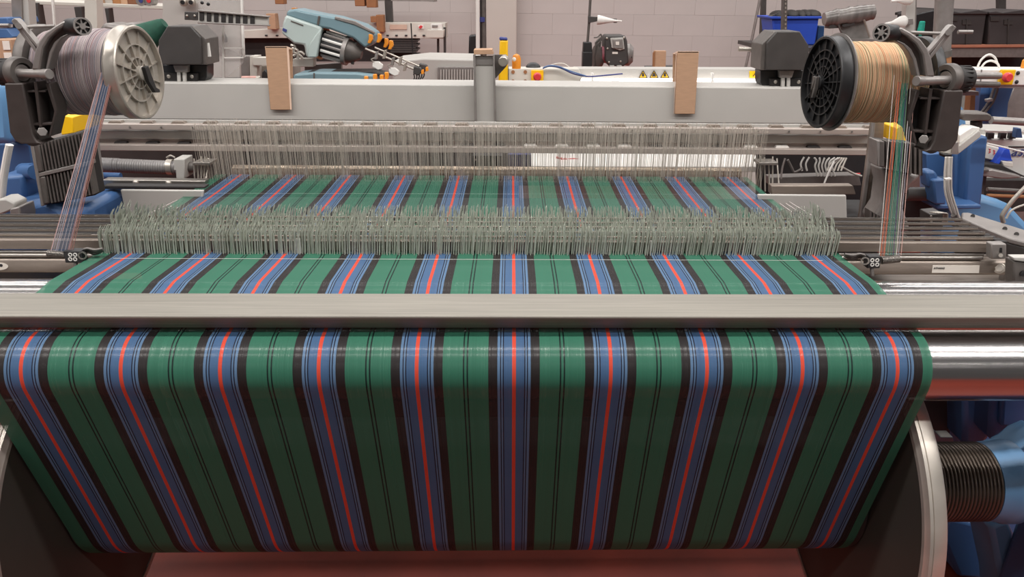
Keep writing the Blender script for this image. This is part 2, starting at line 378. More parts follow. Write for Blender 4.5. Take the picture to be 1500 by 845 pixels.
for k in range(3):
    obj('cable', MB().tube(pcurve([(12+k*2, 212), (8+k*2, 232), (3+k*2, 262), (0+k*2, 290), (-4+k, 312)], 1.78+.012*k), .006, 8), M_white, fl)
# ------------------------------------------------------------------ dark loom bed under the sheet
bed = thing('loom_bed', 'dark loom bed and grey sheet panels under the far warp', 'machine bed', (0, 2.2, 0))
obj('bed_beam', MB().span((-1.25, 2.35, .55), (1.25, 2.55, .86)), M_shade, bed, bevel=.01)
one('sheet_tray', MB().ppoly([(176, 278), (298, 279), (290, 345), (190, 345)], 1.86, .01), M_grey, 'grey sheet metal panel under the corrugated hose at left', 'panel', bevel=.003)
one('sheet_tray', MB().ppoly([(1110, 285), (1240, 286), (1242, 350), (1120, 350)], 1.86, .01), M_grey, 'grey sheet metal panel behind the right end of the drop wires', 'panel', bevel=.003)
t = thing('slotted_rail', 'dark slotted rail with two bright bolts below the corrugated hose', 'rail', at(225, 277, 1.96))
obj('upper_strip', MB().ppoly([(150, 263), (300, 265), (300, 272), (150, 271)], 1.98, .03), M_steel, t, bevel=.002)
obj('lower_strip', MB().ppoly([(150, 272), (300, 273), (300, 277), (150, 277)], 1.94, .03), M_shade, t, bevel=.002)
obj('bolt_head', MB().ball(at(199, 267, 1.98), .008), M_flange, t); obj('bolt_head', MB().ball(at(247, 268, 1.98), .008), M_flange, t)
one('slotted_rail', MB().ppoly([(1130, 272), (1250, 272), (1254, 285), (1130, 285)], 1.95, .03), M_bar, 'brown-grey rail strip below the bent pale cables at right', 'rail', bevel=.002)
obj('apron', MB().span((-1.2, 1.7, .30), (1.2, 1.74, .80)), M_shade, bed)

# ================================================================== WARP STOP MOTION
sm = thing('warp_stop_motion', 'warp stop unit with serrated rails and rows of thin metal drop wires', 'loom unit', (0, 1.5, ZS))
rows = []; XL0, XR0 = X0+UL*PITCH-.01, X0+UR*PITCH+.01
for i in range(6): rows.append(1.430+.034*i)
YB = 1.447
tops = [(1408, 328.5), (1419, 336), (1430, 343), (1441, 349), (1453, 354.5)][::-1]
for i in range(5):
    y = 1.462+.034*i; xr = at(tops[i][0], tops[i][1], y).x; z = ZS+.030
    mb = MB().span((-1.22, y-.0022, z-.0045), (xr, y+.0022, z))
    rail = obj('serrated_rail', mb, M_bar, sm, bevel=.0006)
    t = MB(); n = 150
    for k in range(n):
        for lo, hi in ((-1.22, -.86), (.69, xr)):
            x = lo+(hi-lo)*(k+.5)/n; q = (hi-lo)/n*.28
            t.prism([(x-q, y-.0018, z), (x+q, y-.0018, z), (x+q, y-.0018, z+.0022), (x-q, y-.0018, z+.0022)], (0, .0036, 0))
    obj('rail_teeth', t, M_steel, rail, kind='stuff')
for xa, xb in ((-1.22, XL0), (XR0, .86)): obj('rail_gap_shade', MB().span((xa, 1.452, ZS+.004), (xb, 1.63, ZS+.017)), M_shade, sm)  # dark plates added to paint the shade in the gaps between rails
a = at(1300, 354, YB); b = at(1300, 369, YB)
zt, zb = ZS+.024, ZS+.004
obj('front_box_rail', MB().span((-1.22, YB-.004, zb), (at(1456, 360, YB).x, YB+.012, zt)), M_bar, sm, bevel=.001)
for yy, zz in ((atz(1300, 372.5, ZS-.003).y, ZS-.003), (atz(1300, 377.5, ZS-.005).y, ZS-.005)):
    for xa, xb in ((-1.22, -.84), (.685, at(1440, 372, yy).x)):
        obj('contact_rod', MB().cyl((xa, yy, zz), (xb, yy, zz), .0042, 12), M_steel, sm)
ya = atz(1400, 381, ZS-.008).y; zt = ZS-.008; zb = at(1400, 403.5, ya).z; h = zt-zb
xe = at(1476, 392, ya).x
pf = [(ya, zb+.004), (ya, zt-.009), (ya+.003, zt-.004), (ya+.012, zt), (ya+.04, zt), (ya+.04, zb), (ya+.004, zb)]
obj('support_beam', MB().prism([(-1.24, p, q) for p, q in pf], (xe+1.24, 0, 0)), M_bar, sm, bevel=.0015)
ebk = obj('end_bracket', MB().ppoly([(1452, 357), (1475, 357), (1475, 380), (1452, 380)], 1.412, .02), M_lgun, sm, bevel=.003)
obj('bracket_slot', MB().ppoly([(1465, 363), (1468, 363), (1468, 370), (1464, 370)], 1.411, .003), M_black, ebk)
obj('bracket_screw', MB().cyl(at(1466, 374, 1.41), at(1466, 374, 1.404), .004, 12), M_flange, ebk)
obj('end_bolt', MB().cyl(at(1464, 393, ya), at(1464, 393, ya-.010), .0085, 6).cyl(at(1464, 393, ya), at(1464, 393, ya-.003), .0115, 20), M_flange, sm, bevel=.001)
cb = MB()
for k in range(9):
    f = k/8; cb.pbox(1396+64*f, 327.5+26*f, 1412+64*f, 332+26*f, 1.625-.18*f, .012)
obj('rail_end_comb', cb, M_shade, sm, bevel=.001)
# paper sticker
a = at(1365, 399, ya-.0006); b = at(1434, 388.5, ya-.0006)
stk = obj('sticker', MB().ppoly([(1365, 399.5), (1366.5, 388.5), (1435, 388.8), (1434, 400)], ya-.0008, .0007), M_paper, sm, label='white paper sticker')
text('sticker_text', 'ATN6042', M_ink, stk, at(1367.5, 394, ya-.0012), (1, 0, 0), (0, 0, 1), .0058)
bdg = obj('oval_badge', MB().add([at(-2+14*math.cos(q), 390+5.6*math.sin(q), ya-.0012) for q in np.linspace(0, 2*math.pi, 24, False)]+[at(-2+14*math.cos(q), 390+5.6*math.sin(q), ya) for q in np.linspace(0, 2*math.pi, 24, False)],
    [tuple(range(23, -1, -1))]+[(i, (i+1) % 24, 24+(i+1) % 24, 24+i) for i in range(24)]), M_paper, sm, label='white oval badge')
obj('badge_mark', MB().ppoly([(-4, 386), (3, 387), (4, 389), (3, 391), (-4, 390)], ya-.0016, .0005), M_ink, bdg)
# drop wires: front row one by one, the rows behind as a mass
XL, XR = X0+UL*PITCH+.008, X0+UR*PITCH-.010
def wire_mesh(tw, lean, h, wd):
    c, s_ = math.cos(tw), math.sin(tw); lo, mid, hi = -.012, h*.80, h*.97
    o = [(-wd, lo), (wd, lo), (wd, mid), (wd*.95, hi-.003), (wd*.3, hi), (-wd*.4, hi-.0008), (-wd, hi-.004), (-wd, mid)]
    v = []
    for d in (-.00022, .00022):
        for x, z in o: v.append((x*c-d*s_+lean*z, x*s_+d*c+max(0, z-h*.80)*1.5, z))
    return v, [tuple(range(7, -1, -1)), tuple(range(8, 16))]+[(i, (i+1) % 8, 8+(i+1) % 8, 8+i) for i in range(8)]
protos = []
for k in range(10):
    v, f = wire_mesh(random.uniform(-.6, .6), random.uniform(.03, .09), random.uniform(.051, .056), random.uniform(.0008, .0012))
    m_ = MB().add(v, f); protos.append(m_)
first = []
for k in range(300):
    x = XL+(XR-XL)*k/299+random.uniform(-.001, .001); p = (x, rows[0]+random.uniform(-.004, .004), ZS+random.uniform(-.001, .003))
    if k < 10: o = obj('drop_wire', protos[k], M_wire, sm, local=True); first.append(o)
    else: o = first[k % 10].copy(); COL.objects.link(o)
    o.location = Vector(p)-WM[sm.name].translation
mass = MB()
for y in rows[1:]+[rows[0]+.007]:
    for k in range(330):
        v, f = wire_mesh(random.uniform(-.6, .6), random.uniform(.02, .10), random.uniform(.049, .057), random.uniform(.0008, .0013))
        x = XL+(XR-XL)*k/329+random.uniform(-.001, .001); yy = y+random.uniform(-.004, .004)
        mass.add([(a+x, b+yy, c+ZS) for a, b, c in v], f)
for k in range(46):                                            # loose wires at both ends of the rails
    v, f = wire_mesh(random.uniform(-.9, .9), random.uniform(-.05, .12), random.uniform(.052, .06), .0014)
    x = XL-random.uniform(.002, .03) if k % 2 else XR+random.uniform(.002, .03); yy = random.uniform(1.5, 1.62)
    mass.add([(a+x, b+yy, c+ZS+.004) for a, b, c in v], f)
obj('drop_wires', mass, M_wire, sm, kind='stuff')
for (x, y0, y1) in ((437, 350, 377), (953, 353, 381)):
    obj('row_marker', MB().pbox(x-2.2, y0, x+2.4, y1, 1.434, .004), M_white, sm, bevel=.0008, label='white plastic marker strip')

# ================================================================== HARNESS
hr = thing('heddle_harness', 'dense curtain of fine upright heddle wires in front of the steel tube', 'loom unit', (0, 2.05, ZS))
HX0, HX1 = at(292, 230, 2.05).x, at(1117, 230, 2.05).x
hz0, hz1 = ZS-.012, at(700, 186, 2.05).z
hm = MB().box((0, 0, (hz1-hz0)/2), (.0006, .0005, hz1-hz0)).box((0, 0, (hz1-hz0)*.98), (.0016, .0012, .006))
h0 = None
for k in range(300):
    x = HX0+(HX1-HX0)*(k+random.uniform(-.3, .3))/299
    if h0 is None: o = h0 = obj('heddle', hm, M_heddle, hr, local=True)
    else: o = h0.copy(); COL.objects.link(o)
    o.location = Vector((x, 2.035+random.uniform(-.006, .006), hz0+random.uniform(-.003, .003)))-WM[hr.name].translation
mass = MB()
for k in range(1500):
    x = random.uniform(HX0, HX1); y = 2.05+.018*(k % 6); z1 = hz1+random.uniform(-.004, .006)
    mass.box((x, y, (hz0+z1)/2), (random.choice((.0004, .0005, .0007)), .0004, z1-hz0))
obj('heddles', mass, M_heddle, hr, kind='stuff')
for s, xx in ((-1, (284, 306)), (1, (1114, 1138))):
    g = MB()
    for k in range(5):
        x = xx[0]+(xx[1]-xx[0])*k/4; g.tube([at(x, 232+random.uniform(-4, 4), 2.03+.01*k), at(x+s*random.uniform(-2, 6), 276+random.uniform(-8, 6), 2.03)], .0022, 6)
    obj('end_wires', g, M_flange, hr)
    obj('end_clamp', MB().ppoly([(xx[0]-2, 238), (xx[1]+2, 238), (xx[1]+2, 242), (xx[0]-2, 242)], 2.02, .05), M_steel, hr, bevel=.001)
one('take_up_tube', MB().cyl((-.86, 2.28, at(700, 253.5, 2.28).z), (.72, 2.28, at(700, 253.5, 2.28).z), .0215, 40), M_tube, 'brownish steel tube lying behind the heddle curtain', 'tube')
a = at(700, 264, 2.2); b = at(700, 269, 2.2)
one('reed_cap', MB().span((-.86, 2.18, b.z), (.72, 2.2, a.z)), M_gun, 'narrow dark grey reed strip below the steel tube', 'strip', bevel=.001)

# rails with trapezoid ribs
rl = thing('harness_rail', 'long grey rail frame with trapezoid lugs under the crossbeam', 'rail', (0, 2.2, ZS+.06))
RY = 2.2
def hbar(n, y0l, y1l, Y, d, m, xl=126, xr=1286, bev=.0015, tilt=5):
    return obj(n, MB().span((at(xl, y1l, Y).x, Y, at(700, (y1l*2+tilt)/2, Y).z), (at(xr, y0l, Y).x, Y+d, at(700, (y0l*2+tilt)/2, Y).z)), m, rl, bevel=bev)
hbar('upper_bar', 183, 191, RY-.02, .03, M_rail)
hbar('back_plate', 191.5, 205, RY+.01, .03, M_grey, bev=.004)
hbar('lower_bar', 213, 221.5, RY-.02, .03, M_rail)
hbar('web_plate', 204, 214, RY+.02, .006, M_rail)
hbar('upper_web', 176, 184, RY+.02, .006, M_grey)
for k in range(25):
    x = 168+k*46.2
    if 690 < x < 735: continue
    obj('rib_lug', MB().ppoly([(x-12, 183.5+x*.0065-2), (x-8, 178+x*.0065-2), (x+8, 178+x*.0065-2), (x+12, 183.5+x*.0065-2)], RY-.005, .02), M_bar, rl, bevel=.001)
for k in range(25):
    x = 176+k*46.2
    m = M_shade if k not in (13, 14, 15, 16, 20, 21) else M_white
    obj('rib_lug', MB().ppoly([(x-11, 213+x*.006-2), (x-8, 208.5+x*.006-2), (x+8, 208.5+x*.006-2), (x+11, 213+x*.006-2)], RY, .015), m, rl, bevel=.001)
for k in range(24):
    x = 190+k*46; obj('rail_screw', MB().cyl(at(x, 187.5+x*.0065-2.5, RY-.02), at(x, 187.5+x*.0065-2.5, RY-.024), .0028, 8), M_gun, rl)
pl = thing('slanted_post', 'grooved brown-grey metal post left of the corrugated hose', 'post', at(140, 330, 2.0))
obj('web', MB().ppoly([(121, 196), (138, 196), (158, 345), (132, 345)], 2.0, .02), M_bar, pl, bevel=.002)
for k in range(3): obj('groove_rib', MB().ppoly([(122+k*7, 196), (124.5+k*7, 196), (139+k*9, 345), (135+k*9, 345)], 1.99, .02), M_lgun, pl, bevel=.001)
pr_ = thing('slanted_post', 'smooth brown-grey metal post at the right end of the rails', 'post', at(1265, 330, 2.05))
obj('web', MB().ppoly([(1279, 176), (1296, 176), (1291, 250), (1281, 345), (1257, 345), (1270, 250)], 2.0, .02), M_bar, pr_, bevel=.002)
obj('bright_edge', MB().ppoly([(1279, 176), (1283, 176), (1275, 250), (1262, 345), (1257, 345), (1270, 250)], 1.992, .01), M_lgun, pr_, bevel=.001)
obj('foot_plate', MB().ppoly([(1283, 250), (1290, 250), (1284, 335), (1272, 335)], 1.985, .012), M_bar, pr_, bevel=.001)

one('stretched_cord', MB().cyl(at(288, 283, 1.93), at(1132, 285, 1.93), .0007, 6), M_white, 'thin white cord stretched across the far warp in front of the heddles', 'cord')
one('stretched_cord', MB().cyl((X0+UL*PITCH+.05, atz(700, 380.5, ZS).y, ZS+.0012), (X0+UR*PITCH-.05, atz(700, 380.5, ZS).y, ZS+.0006), .00035, 6), M_white, 'thin pale cord lying on the warp just before the drop wires', 'cord')

# ================================================================== CROSSBEAM AND WHAT SITS ON IT
GY = 2.42
zt = at(700, 124.5, GY).z; zb = at(700, 178.5, GY).z
gb = thing('crossbeam', 'wide light grey painted crossbeam over the loom', 'beam', (0, GY, zb))
obj('beam_body', MB().span((-1.5, GY, zb), (1.24, GY+.14, zt)), M_grey, gb, bevel=.004)
obj('beam_lip', MB().span((-1.5, GY-.004, zb-.010), (1.24, GY+.02, zb-.002)), M_gun, gb, bevel=.001)
obj('beam_cap', MB().span((1.24, GY+.01, zb), (1.262, GY+.13, zt-.004)), M_gun, gb, bevel=.003)
br = thing('steel_bracket', 'upright channel-shaped steel bracket on the middle of the crossbeam', 'bracket', at(710, 190, GY-.03))
obj('channel_web', MB().ppoly([(695, 82), (722, 82), (725, 188), (697, 188)], GY-.022, .012), M_grey, br)
obj('channel_flange', MB().ppoly([(693, 80), (696, 80), (698.5, 189), (695.5, 189)], GY-.04, .035), M_lgun, br, bevel=.001)
obj('channel_flange', MB().ppoly([(722, 80), (724.5, 80), (727, 189), (724, 189)], GY-.04, .035), M_lgun, br, bevel=.001)
obj('channel_foot', MB().ppoly([(695, 187), (727, 187), (727, 190.5), (695, 190.5)], GY-.045, .04), M_lgun, br, bevel=.001)
obj('shaded_plate', MB().ppoly([(696, 82.5), (721.5, 82.5), (722, 95), (696.3, 95)], GY-.025, .004), M_lgun, br)
obj('gusset', MB().ppoly([(724, 80), (742, 80), (742, 97), (725, 116)], GY-.02, .008), M_gun, br, bevel=.001)
obj('pivot_knob', MB().lathe([(0, 0), (0, .013), (.002, .0155), (.03, .0155), (.03, 0)], at(737, 90.5, GY-.05), (.15, 1, .1), 24), M_flange, br)
obj('top_pad', MB().ppoly([(694, 73), (721, 72.5), (723, 79.5), (694, 80)], GY-.035, .06), M_card, br, bevel=.001, label='brown cardboard pad on top')
def card_sleeve(name, label, f0, f1, t0, t1, yb, dx, inner):
    t = thing(name, label, 'cardboard', at((f0[0]+f1[0])/2, yb, GY-.012), group=None)
    obj('front_panel', MB().ppoly([(f0[0], t0), (f1[0], t0), (t1[1], yb), (t1[0], yb)], GY-.012, .004), M_card, t, bevel=.0015)
    obj('back_panel', MB().ppoly([(f0[0]+dx, t0+3), (f1[0]+dx, t0+3), (f1[0]+dx*1.1, 122), (f0[0]+dx*1.1, 122)], GY+.145, .004), M_card, t)
    obj('top_fold', MB().add([*[at(x, t0, GY-.012) for x in (f0[0], f1[0])], *[at(x, t0+3, GY+.149) for x in (f1[0]+dx, f0[0]+dx)],
                            *[at(x, t0, GY-.012)+Vector((0, 0, -.004)) for x in (f0[0], f1[0])], *[at(x, t0+3, GY+.149)+Vector((0, 0, -.004)) for x in (f1[0]+dx, f0[0]+dx)]],
                            [(0, 1, 2, 3), (7, 6, 5, 4), (0, 4, 5, 1), (1, 5, 6, 2), (2, 6, 7, 3), (3, 7, 4, 0)]), M_cedge, t)
    ex = f1[0] if inner > 0 else f0[0]
    obj('cut_edge', MB().ppoly([(ex-1, t0+1), (ex+1.6*inner, t0+1), ((t1[1] if inner > 0 else t1[0])+1.2*inner, yb-.5), ((t1[1] if inner > 0 else t1[0])-1, yb-.5)], GY-.0135, .003), M_cedge, t)
card_sleeve('cardboard_sleeve', 'folded brown cardboard over the beam left of the steel bracket', (388, 388), (421, 421), 68, (396, 426), 161, 7, 1)
card_sleeve('cardboard_sleeve', 'folded brown cardboard over the beam right of the steel bracket', (992, 992), (1024, 1024), 75, (988, 1018), 167, -6, -1)
def drive_box(label, cx, cy, s, grp):
    t = thing('drive_housing', label, 'housing', at(cx, 125, GY+.02))
    X = lambda dx: cx+s*dx
    obj('cover', MB().ppoly([(X(-35), cy+46), (X(-35), cy+10), (X(-22), cy-11), (X(12), cy-11), (X(27), cy+6), (X(29), cy+46)], GY+.0, .10), M_dark, t, bevel=.003)
    obj('side_cheek', MB().ppoly([(X(12), cy-11), (X(15), cy-11), (X(34), cy+8), (X(36), cy+46), (X(29), cy+46), (X(27), cy+6)], GY+.008, .11), M_gun, t, bevel=.002)
    obj('ear', MB().ppoly([(X(18), cy-10), (X(30), cy-7), (X(33), cy+4), (X(30), cy+6)], GY+.10, .02), M_black, t, bevel=.002)
    obj('ear_screw', MB().ball(at(X(27), cy-5, GY+.09), .005), M_flange, t)
    obj('base', MB().ppoly([(X(-35), cy+46), (X(36), cy+46), (X(36), cy+64), (X(30), cy+74), (X(-35), cy+74)], GY+.05, .06), M_black, t, bevel=.002)
    obj('mount_plate', MB().ppoly([(X(-32), cy+58), (X(22), cy+58), (X(22), cy+74), (X(-32), cy+74)], GY+.035, .02), M_shade, t, bevel=.001)
    obj('link_clamp', MB().ppoly([(X(-14), cy+46), (X(8), cy+46), (X(8), cy+57), (X(-10), cy+57)], GY+.02, .02), M_lgun, t, bevel=.002)
    for dx in (-8, 0): obj('link_strip', MB().ppoly([(X(dx), cy+56), (X(dx+5), cy+56), (X(dx+5.5), cy+74), (X(dx+.5), cy+74)], GY+.022, .01), M_grey, t, bevel=.001)
    for dx in (-20, 14): obj('plate_screw', MB().ball(at(X(dx), cy+63, GY+.034), (.006, .003, .006)), M_flange, t)
    if s > 0: obj('bright_tag', MB().pbox(X(35), cy+14, X(38), cy+34, GY+.02, .01), M_white, t)
    return t
drive_box('dark grey drive housing on the beam behind the left spool', 267, 49, 1, 1)
drive_box('dark grey drive housing on the beam beside the right spool', 1150, 57, -1, 1)
hb = thing('round_handle_bar', 'pale steel bar sticking out left of the right drive housing', 'handle', at(1100, 72, 2.5))
obj('rod', MB().tube([at(1082, 71.5, 2.55), at(1100, 72.5, 2.55), at(1118, 72, 2.55)], [.008, .006, .008], 10), M_flange, hb)
obj('branch', MB().tube([at(1099, 73, 2.55), at(1112, 84, 2.55)], .004, 8), M_lgun, hb)

# ================================================================== SPOOLS
def spool(label, face_px, YF, s, yaw, mflange, mrib, myarn, length, rad, yr, nrib, rings):
    c = at(face_px[0], face_px[1], YF)
    rot = Matrix.Rotation(yaw if s > 0 else math.pi+yaw, 3, 'Z')     # local +X = outward normal of the near flange
    t = thing('yarn_spool', label, 'spool', c, rot)
    r = rad
    obj('flange_rim', MB().lathe([(-.026, r-.006), (-.026, r-.001), (-.022, r), (-.018, r-.002), (-.006, r-.001), (-.002, r), (0, r-.002), (0, r-.006), (-.008, r-.0065), (-.026, r-.006)], (0, 0, 0), (1, 0, 0), 72), mflange, t, local=True)
    web = obj('flange_web', MB().lathe([(-.010, .012), (-.010, r-.006), (-.016, r-.006), (-.016, .012), (-.010, .012)], (0, 0, 0), (1, 0, 0), 64), mrib, t, local=True)
    for rr in rings: obj('web_ring', MB().lathe([(-.010, rr-.0012), (-.004, rr-.0012), (-.004, rr+.0012), (-.010, rr+.0012)], (0, 0, 0), (1, 0, 0), 48), mrib, web, local=True)
    for k in range(nrib):
        q = 2*math.pi*(k+.35)/nrib; d = Vector((0, math.cos(q), math.sin(q))); p = Vector((0, -math.sin(q), math.cos(q)))
        a0, a1 = d*.012, d*(r-.008); h0, h1 = -.002, -.006; wv = p*.0011
        vs = []
        for pt, h in ((a0, h0), (a1, h1)):
            for x in (-.011, h):
                for sg in (-1, 1): vs.append(Vector((x, 0, 0))+pt+wv*sg)
        obj('web_rib', MB().add(vs, [(0, 1, 3, 2), (4, 6, 7, 5), (0, 4, 5, 1), (2, 3, 7, 6), (0, 2, 6, 4), (1, 5, 7, 3)]), mflange if nrib < 14 else mrib, web, local=True)
    obj('hub', MB().lathe([(-.01, .014), (.004, .014), (.006, .011), (.006, .004), (-.01, .004)], (0, 0, 0), (1, 0, 0), 24), mrib, t, local=True)
    obj('core_tube', MB().cyl((-.02, 0, 0), (-length-.02, 0, 0), .02, 20), M_gun, t, local=True)
    n = 46; pr = [(-.026, .02)]
    for k in range(n):
        q = length/n; j = random.uniform(-.0012, .0012); e = 1-.10*max(0, (k-n*.75)/(n*.25))**2
        for u, dr in ((.05, -.0014), (.3, 0), (.7, 0), (.95, -.0014)): pr.append((-.026-(k+u)*q, (yr+j+dr)*e))
    pr.append((-.026-length, .02))
    obj('wound_yarn', MB().lathe(pr, (0, 0, 0), (1, 0, 0), 56), myarn, t, local=True, sharp=80)
    xb = -.03-length
    obj('flange_rim', MB().lathe([(xb, .015), (xb, r-.002), (xb-.004, r), (xb-.016, r), (xb-.02, r-.003), (xb-.02, .015), (xb, .015)], (0, 0, 0), (1, 0, 0), 64), mrib if nrib > 13 else M_gun, t, local=True)
    return t
S1 = spool('large spool of mauve-grey yarn with a pale metal flange at left', (207, 107), 1.55, 1, -.06, M_flange, mat('spool_web_metal', (176, 168, 158), .4, .35, .1, 20, .1), M_yl, .150, .0905, .0830, 12, (.030, .055))
obj('lock_lever', MB().prism([(.006, -.008, .012), (.006, .006, .014), (.006, .012, -.004), (.006, .022, -.030), (.006, .034, -.036), (.006, .034, -.042), (.006, .016, -.040), (.006, -.002, -.016)], (.008, 0, 0)), M_black, S1, local=True, bevel=.001)
S2 = spool('large spool of sand and green yarn with a black ribbed flange at right', (1201, 121), 1.55, -1, .06, M_black, M_black, M_yr, .165, .0915, .0800, 16, (.032, .048, .064))
obj('pale_hub_disc', MB().lathe([(-.045, .03), (-.030, .096), (-.027, .097), (-.026, .03)], (0, 0, 0), (1, 0, 0), 64), M_lgun, S2, local=True, label='thin grey rim of the second flange disc')
obj('lock_lever', MB().prism([(.006, -.008, .012), (.006, .008, .012), (.006, .010, -.010), (.006, .004, -.030), (.006, -.012, -.034), (.006, -.012, -.040), (.006, -.002, -.040), (.006, -.006, -.010)], (.008, 0, 0)), M_gun, S2, local=True, bevel=.001)

# ------------------------------------------------------------------ spool holders
def holder(label, P, side):
    # P maps left-hand pixel coordinates to the pixels of this holder
    Y = 1.45
    t = thing('spool_holder', label, 'bracket', at(*P(45, 212), Y))
    def pp(n, pts, y, d, m, bev=.002): return obj(n, MB().ppoly([P(*q) for q in pts], y, d), m, t, bevel=bev)
    def A(x, y, yy=Y): return at(*P(x, y), yy)
    u = mpp(*P(45, 110), Y)
    pp('arm_plate', [(33, 122), (66, 122), (82, 164), (74, 198), (61, 210), (40, 208)], Y+.03, .006, M_shade)
    pp('arm_rim', [(6, 122), (33, 122), (40, 160), (47, 196), (53, 207), (61, 211), (30, 211), (22, 207), (14, 194)], Y-.01, .05, M_arm, .004)
    pp('arm_rim', [(66, 122), (72, 122), (84, 162), (75, 200), (70, 200), (79, 163)], Y, .036, M_arm, .002)
    pp('arm_rib', [(49, 120), (54, 120), (61, 186), (57, 186)], Y-.002, .034, M_arm, .001)
    pp('cross_rib', [(33, 133), (66, 132.5), (67, 135), (34, 135.5)], Y, .034, M_arm, .0006)
    pp('cross_rib', [(45, 181), (78, 179.5), (77, 183), (46, 184)], Y, .034, M_arm, .0006)
    a = A(61, 196, Y+.036)
    obj('boss_ring', MB().lathe([(0, .011), (.034, .011), (.034, .018), (0, .018), (0, .011)], a, (0, -1, 0), 28), M_gun, t)
    obj('hex_nut', MB().cyl(A(62, 193, Y+.02), A(62, 193, Y-.006), 7*u, 6), M_lgun, t, bevel=.001)
    # clutch drum, collar and pin, axis along the loom
    d = side
    c = A(20, 106, Y+.02)
    obj('clutch_ring', MB().lathe([(0, 14*u), (0, 21*u), (.004, 23*u), (.016, 23*u), (.02, 21*u), (.02, 14*u), (0, 14*u)], c+Vector((d*.004, 0, 0)), (d, -.35, 0), 40), M_gun, t)
    obj('clutch_ring', MB().lathe([(0, 6*u), (0, 12*u), (.012, 12*u), (.012, 6*u)], c+Vector((d*.010, -.004, 0)), (d, -.35, 0), 32), M_lgun, t)
    dr = obj('clutch_drum', MB().cyl(c-Vector((d*.03, -.01, 0)), c+Vector((d*.004, 0, 0)), 19*u, 36), M_shade, t)
    for k in range(18):
        q = 2*math.pi*k/18; o2 = Vector((0, math.cos(q), math.sin(q)))*18.5*u
        obj('drum_tooth', MB().box(c+o2-Vector((d*.014, -.005, 0)), (.030, .003, .004), Matrix.Rotation(q, 3, 'X')), M_shade, dr)
    obj('spindle', MB().cyl(A(18, 107, Y+.012), A(72, 108.5, Y-.015), 6.5*u, 24).cyl(A(64, 108.5, Y-.010), A(72.5, 108.5, Y-.016), 7.3*u, 24), M_lgun, t, bevel=.001)
    obj('drive_shaft', MB().cyl(A(10, 101, Y+.03), A(-44, 101, Y+.06), 5*u, 18), M_lgun, t)
    obj('drive_shaft', MB().cyl(A(10, 113, Y+.03), A(-42, 114, Y+.06), 4.5*u, 18), M_gun, t)
    # swing arm: an I section
    pp('swing_arm_web', [(47, 100), (53, 76), (62, 56), (78, 42), (93, 33), (101, 36), (100, 48), (86, 56), (76, 72), (70, 100)], Y+.006, .012, M_gun, .001)
    pp('swing_arm_edge', [(46, 102), (51, 74), (57, 60), (66, 48), (80, 38), (92, 31), (101, 33), (99, 36), (84, 44), (72, 55), (63, 70), (58, 102)], Y-.010, .032, M_lgun, .003)
    pp('swing_arm_edge', [(66, 102), (72, 76), (79, 62), (88, 54), (103, 47), (103, 50), (90, 57), (83, 66), (77, 78), (71, 102)], Y-.004, .024, M_lgun, .002)
    a = A(103, 40, Y+.008); b = A(121, 38.5, Y-.026)
    rr = 12.2*u
    prl = obj('press_roller', MB().lathe([(0, 0), (0, rr*.9), (.004, rr), ((b-a).length-.003, rr), ((b-a).length, rr-.002), ((b-a).length, rr*.85), ((b-a).length-.004, rr*.85), ((b-a).length-.004, 0)], a, b-a, 36), M_black, t)
    ax = (b-a).normalized()
    obj('roller_end', MB().lathe([(0, rr*.80), (.0015, rr*.80), (.0015, rr*1.0), (0, rr*1.0), (0, rr*.8)], b-ax*.0005, ax, 36), M_lgun, prl)
    obj('roller_hub', MB().lathe([(-.003, 0), (-.003, rr*.34), (.001, rr*.34), (.001, 0)], b, ax, 20), M_lgun, prl)
    e1 = Vector((0, 0, 1)); e1 = (e1-ax*e1.dot(ax)).normalized(); e2 = ax.cross(e1)
    for k in range(7):
        q = 2*math.pi*k/7; dd = e1*math.cos(q)+e2*math.sin(q)
        obj('roller_spoke', MB().tube([b+dd*rr*.3-ax*.002, b+dd*rr*.88-ax*.002], .0017, 6), M_lgun, prl)
    # slotted lever
    sl = [(16, 31), (19, 28), (22, 28), (25, 30), (57, 66), (54, 79)]
    pp('slotted_lever', [(16, 31), (18, 28.5), (21.5, 29.5), (52, 70), (54, 78), (51, 76)], Y-.006, .016, M_lgun, .001)
    pp('slotted_lever', [(18, 28.5), (21, 26.5), (25, 29), (56, 67), (55, 70), (53, 69)], Y-.006, .016, M_lgun, .001)
    pp('lever_slot', [(18.5, 30), (22, 29), (54, 68.5), (52, 72)], Y+.004, .005, M_black, 0)
    obj('lever_pin', MB().cyl(A(27, 38, Y-.012), A(27, 38, Y+.02), 4.2*u, 16), M_lgun, t)
    obj('lever_rod', MB().cyl(A(-6, 37.5, Y+.006), A(14, 37.5, Y+.006), 2.8*u, 12).cyl(A(32, 40, Y+.006), A(80, 38, Y+.02), 2.3*u, 12), M_lgun, t)
    return t
holder('grey cast holder with slotted lever carrying the left spool', lambda x, y: (x, y), 1)
def PR(x, y):
    # mirror of the left holder, fitted to the right-hand one
    return (1418-x*1.05, y*1.01+9)
holder('grey cast holder with slotted lever carrying the right spool', PR, -1)

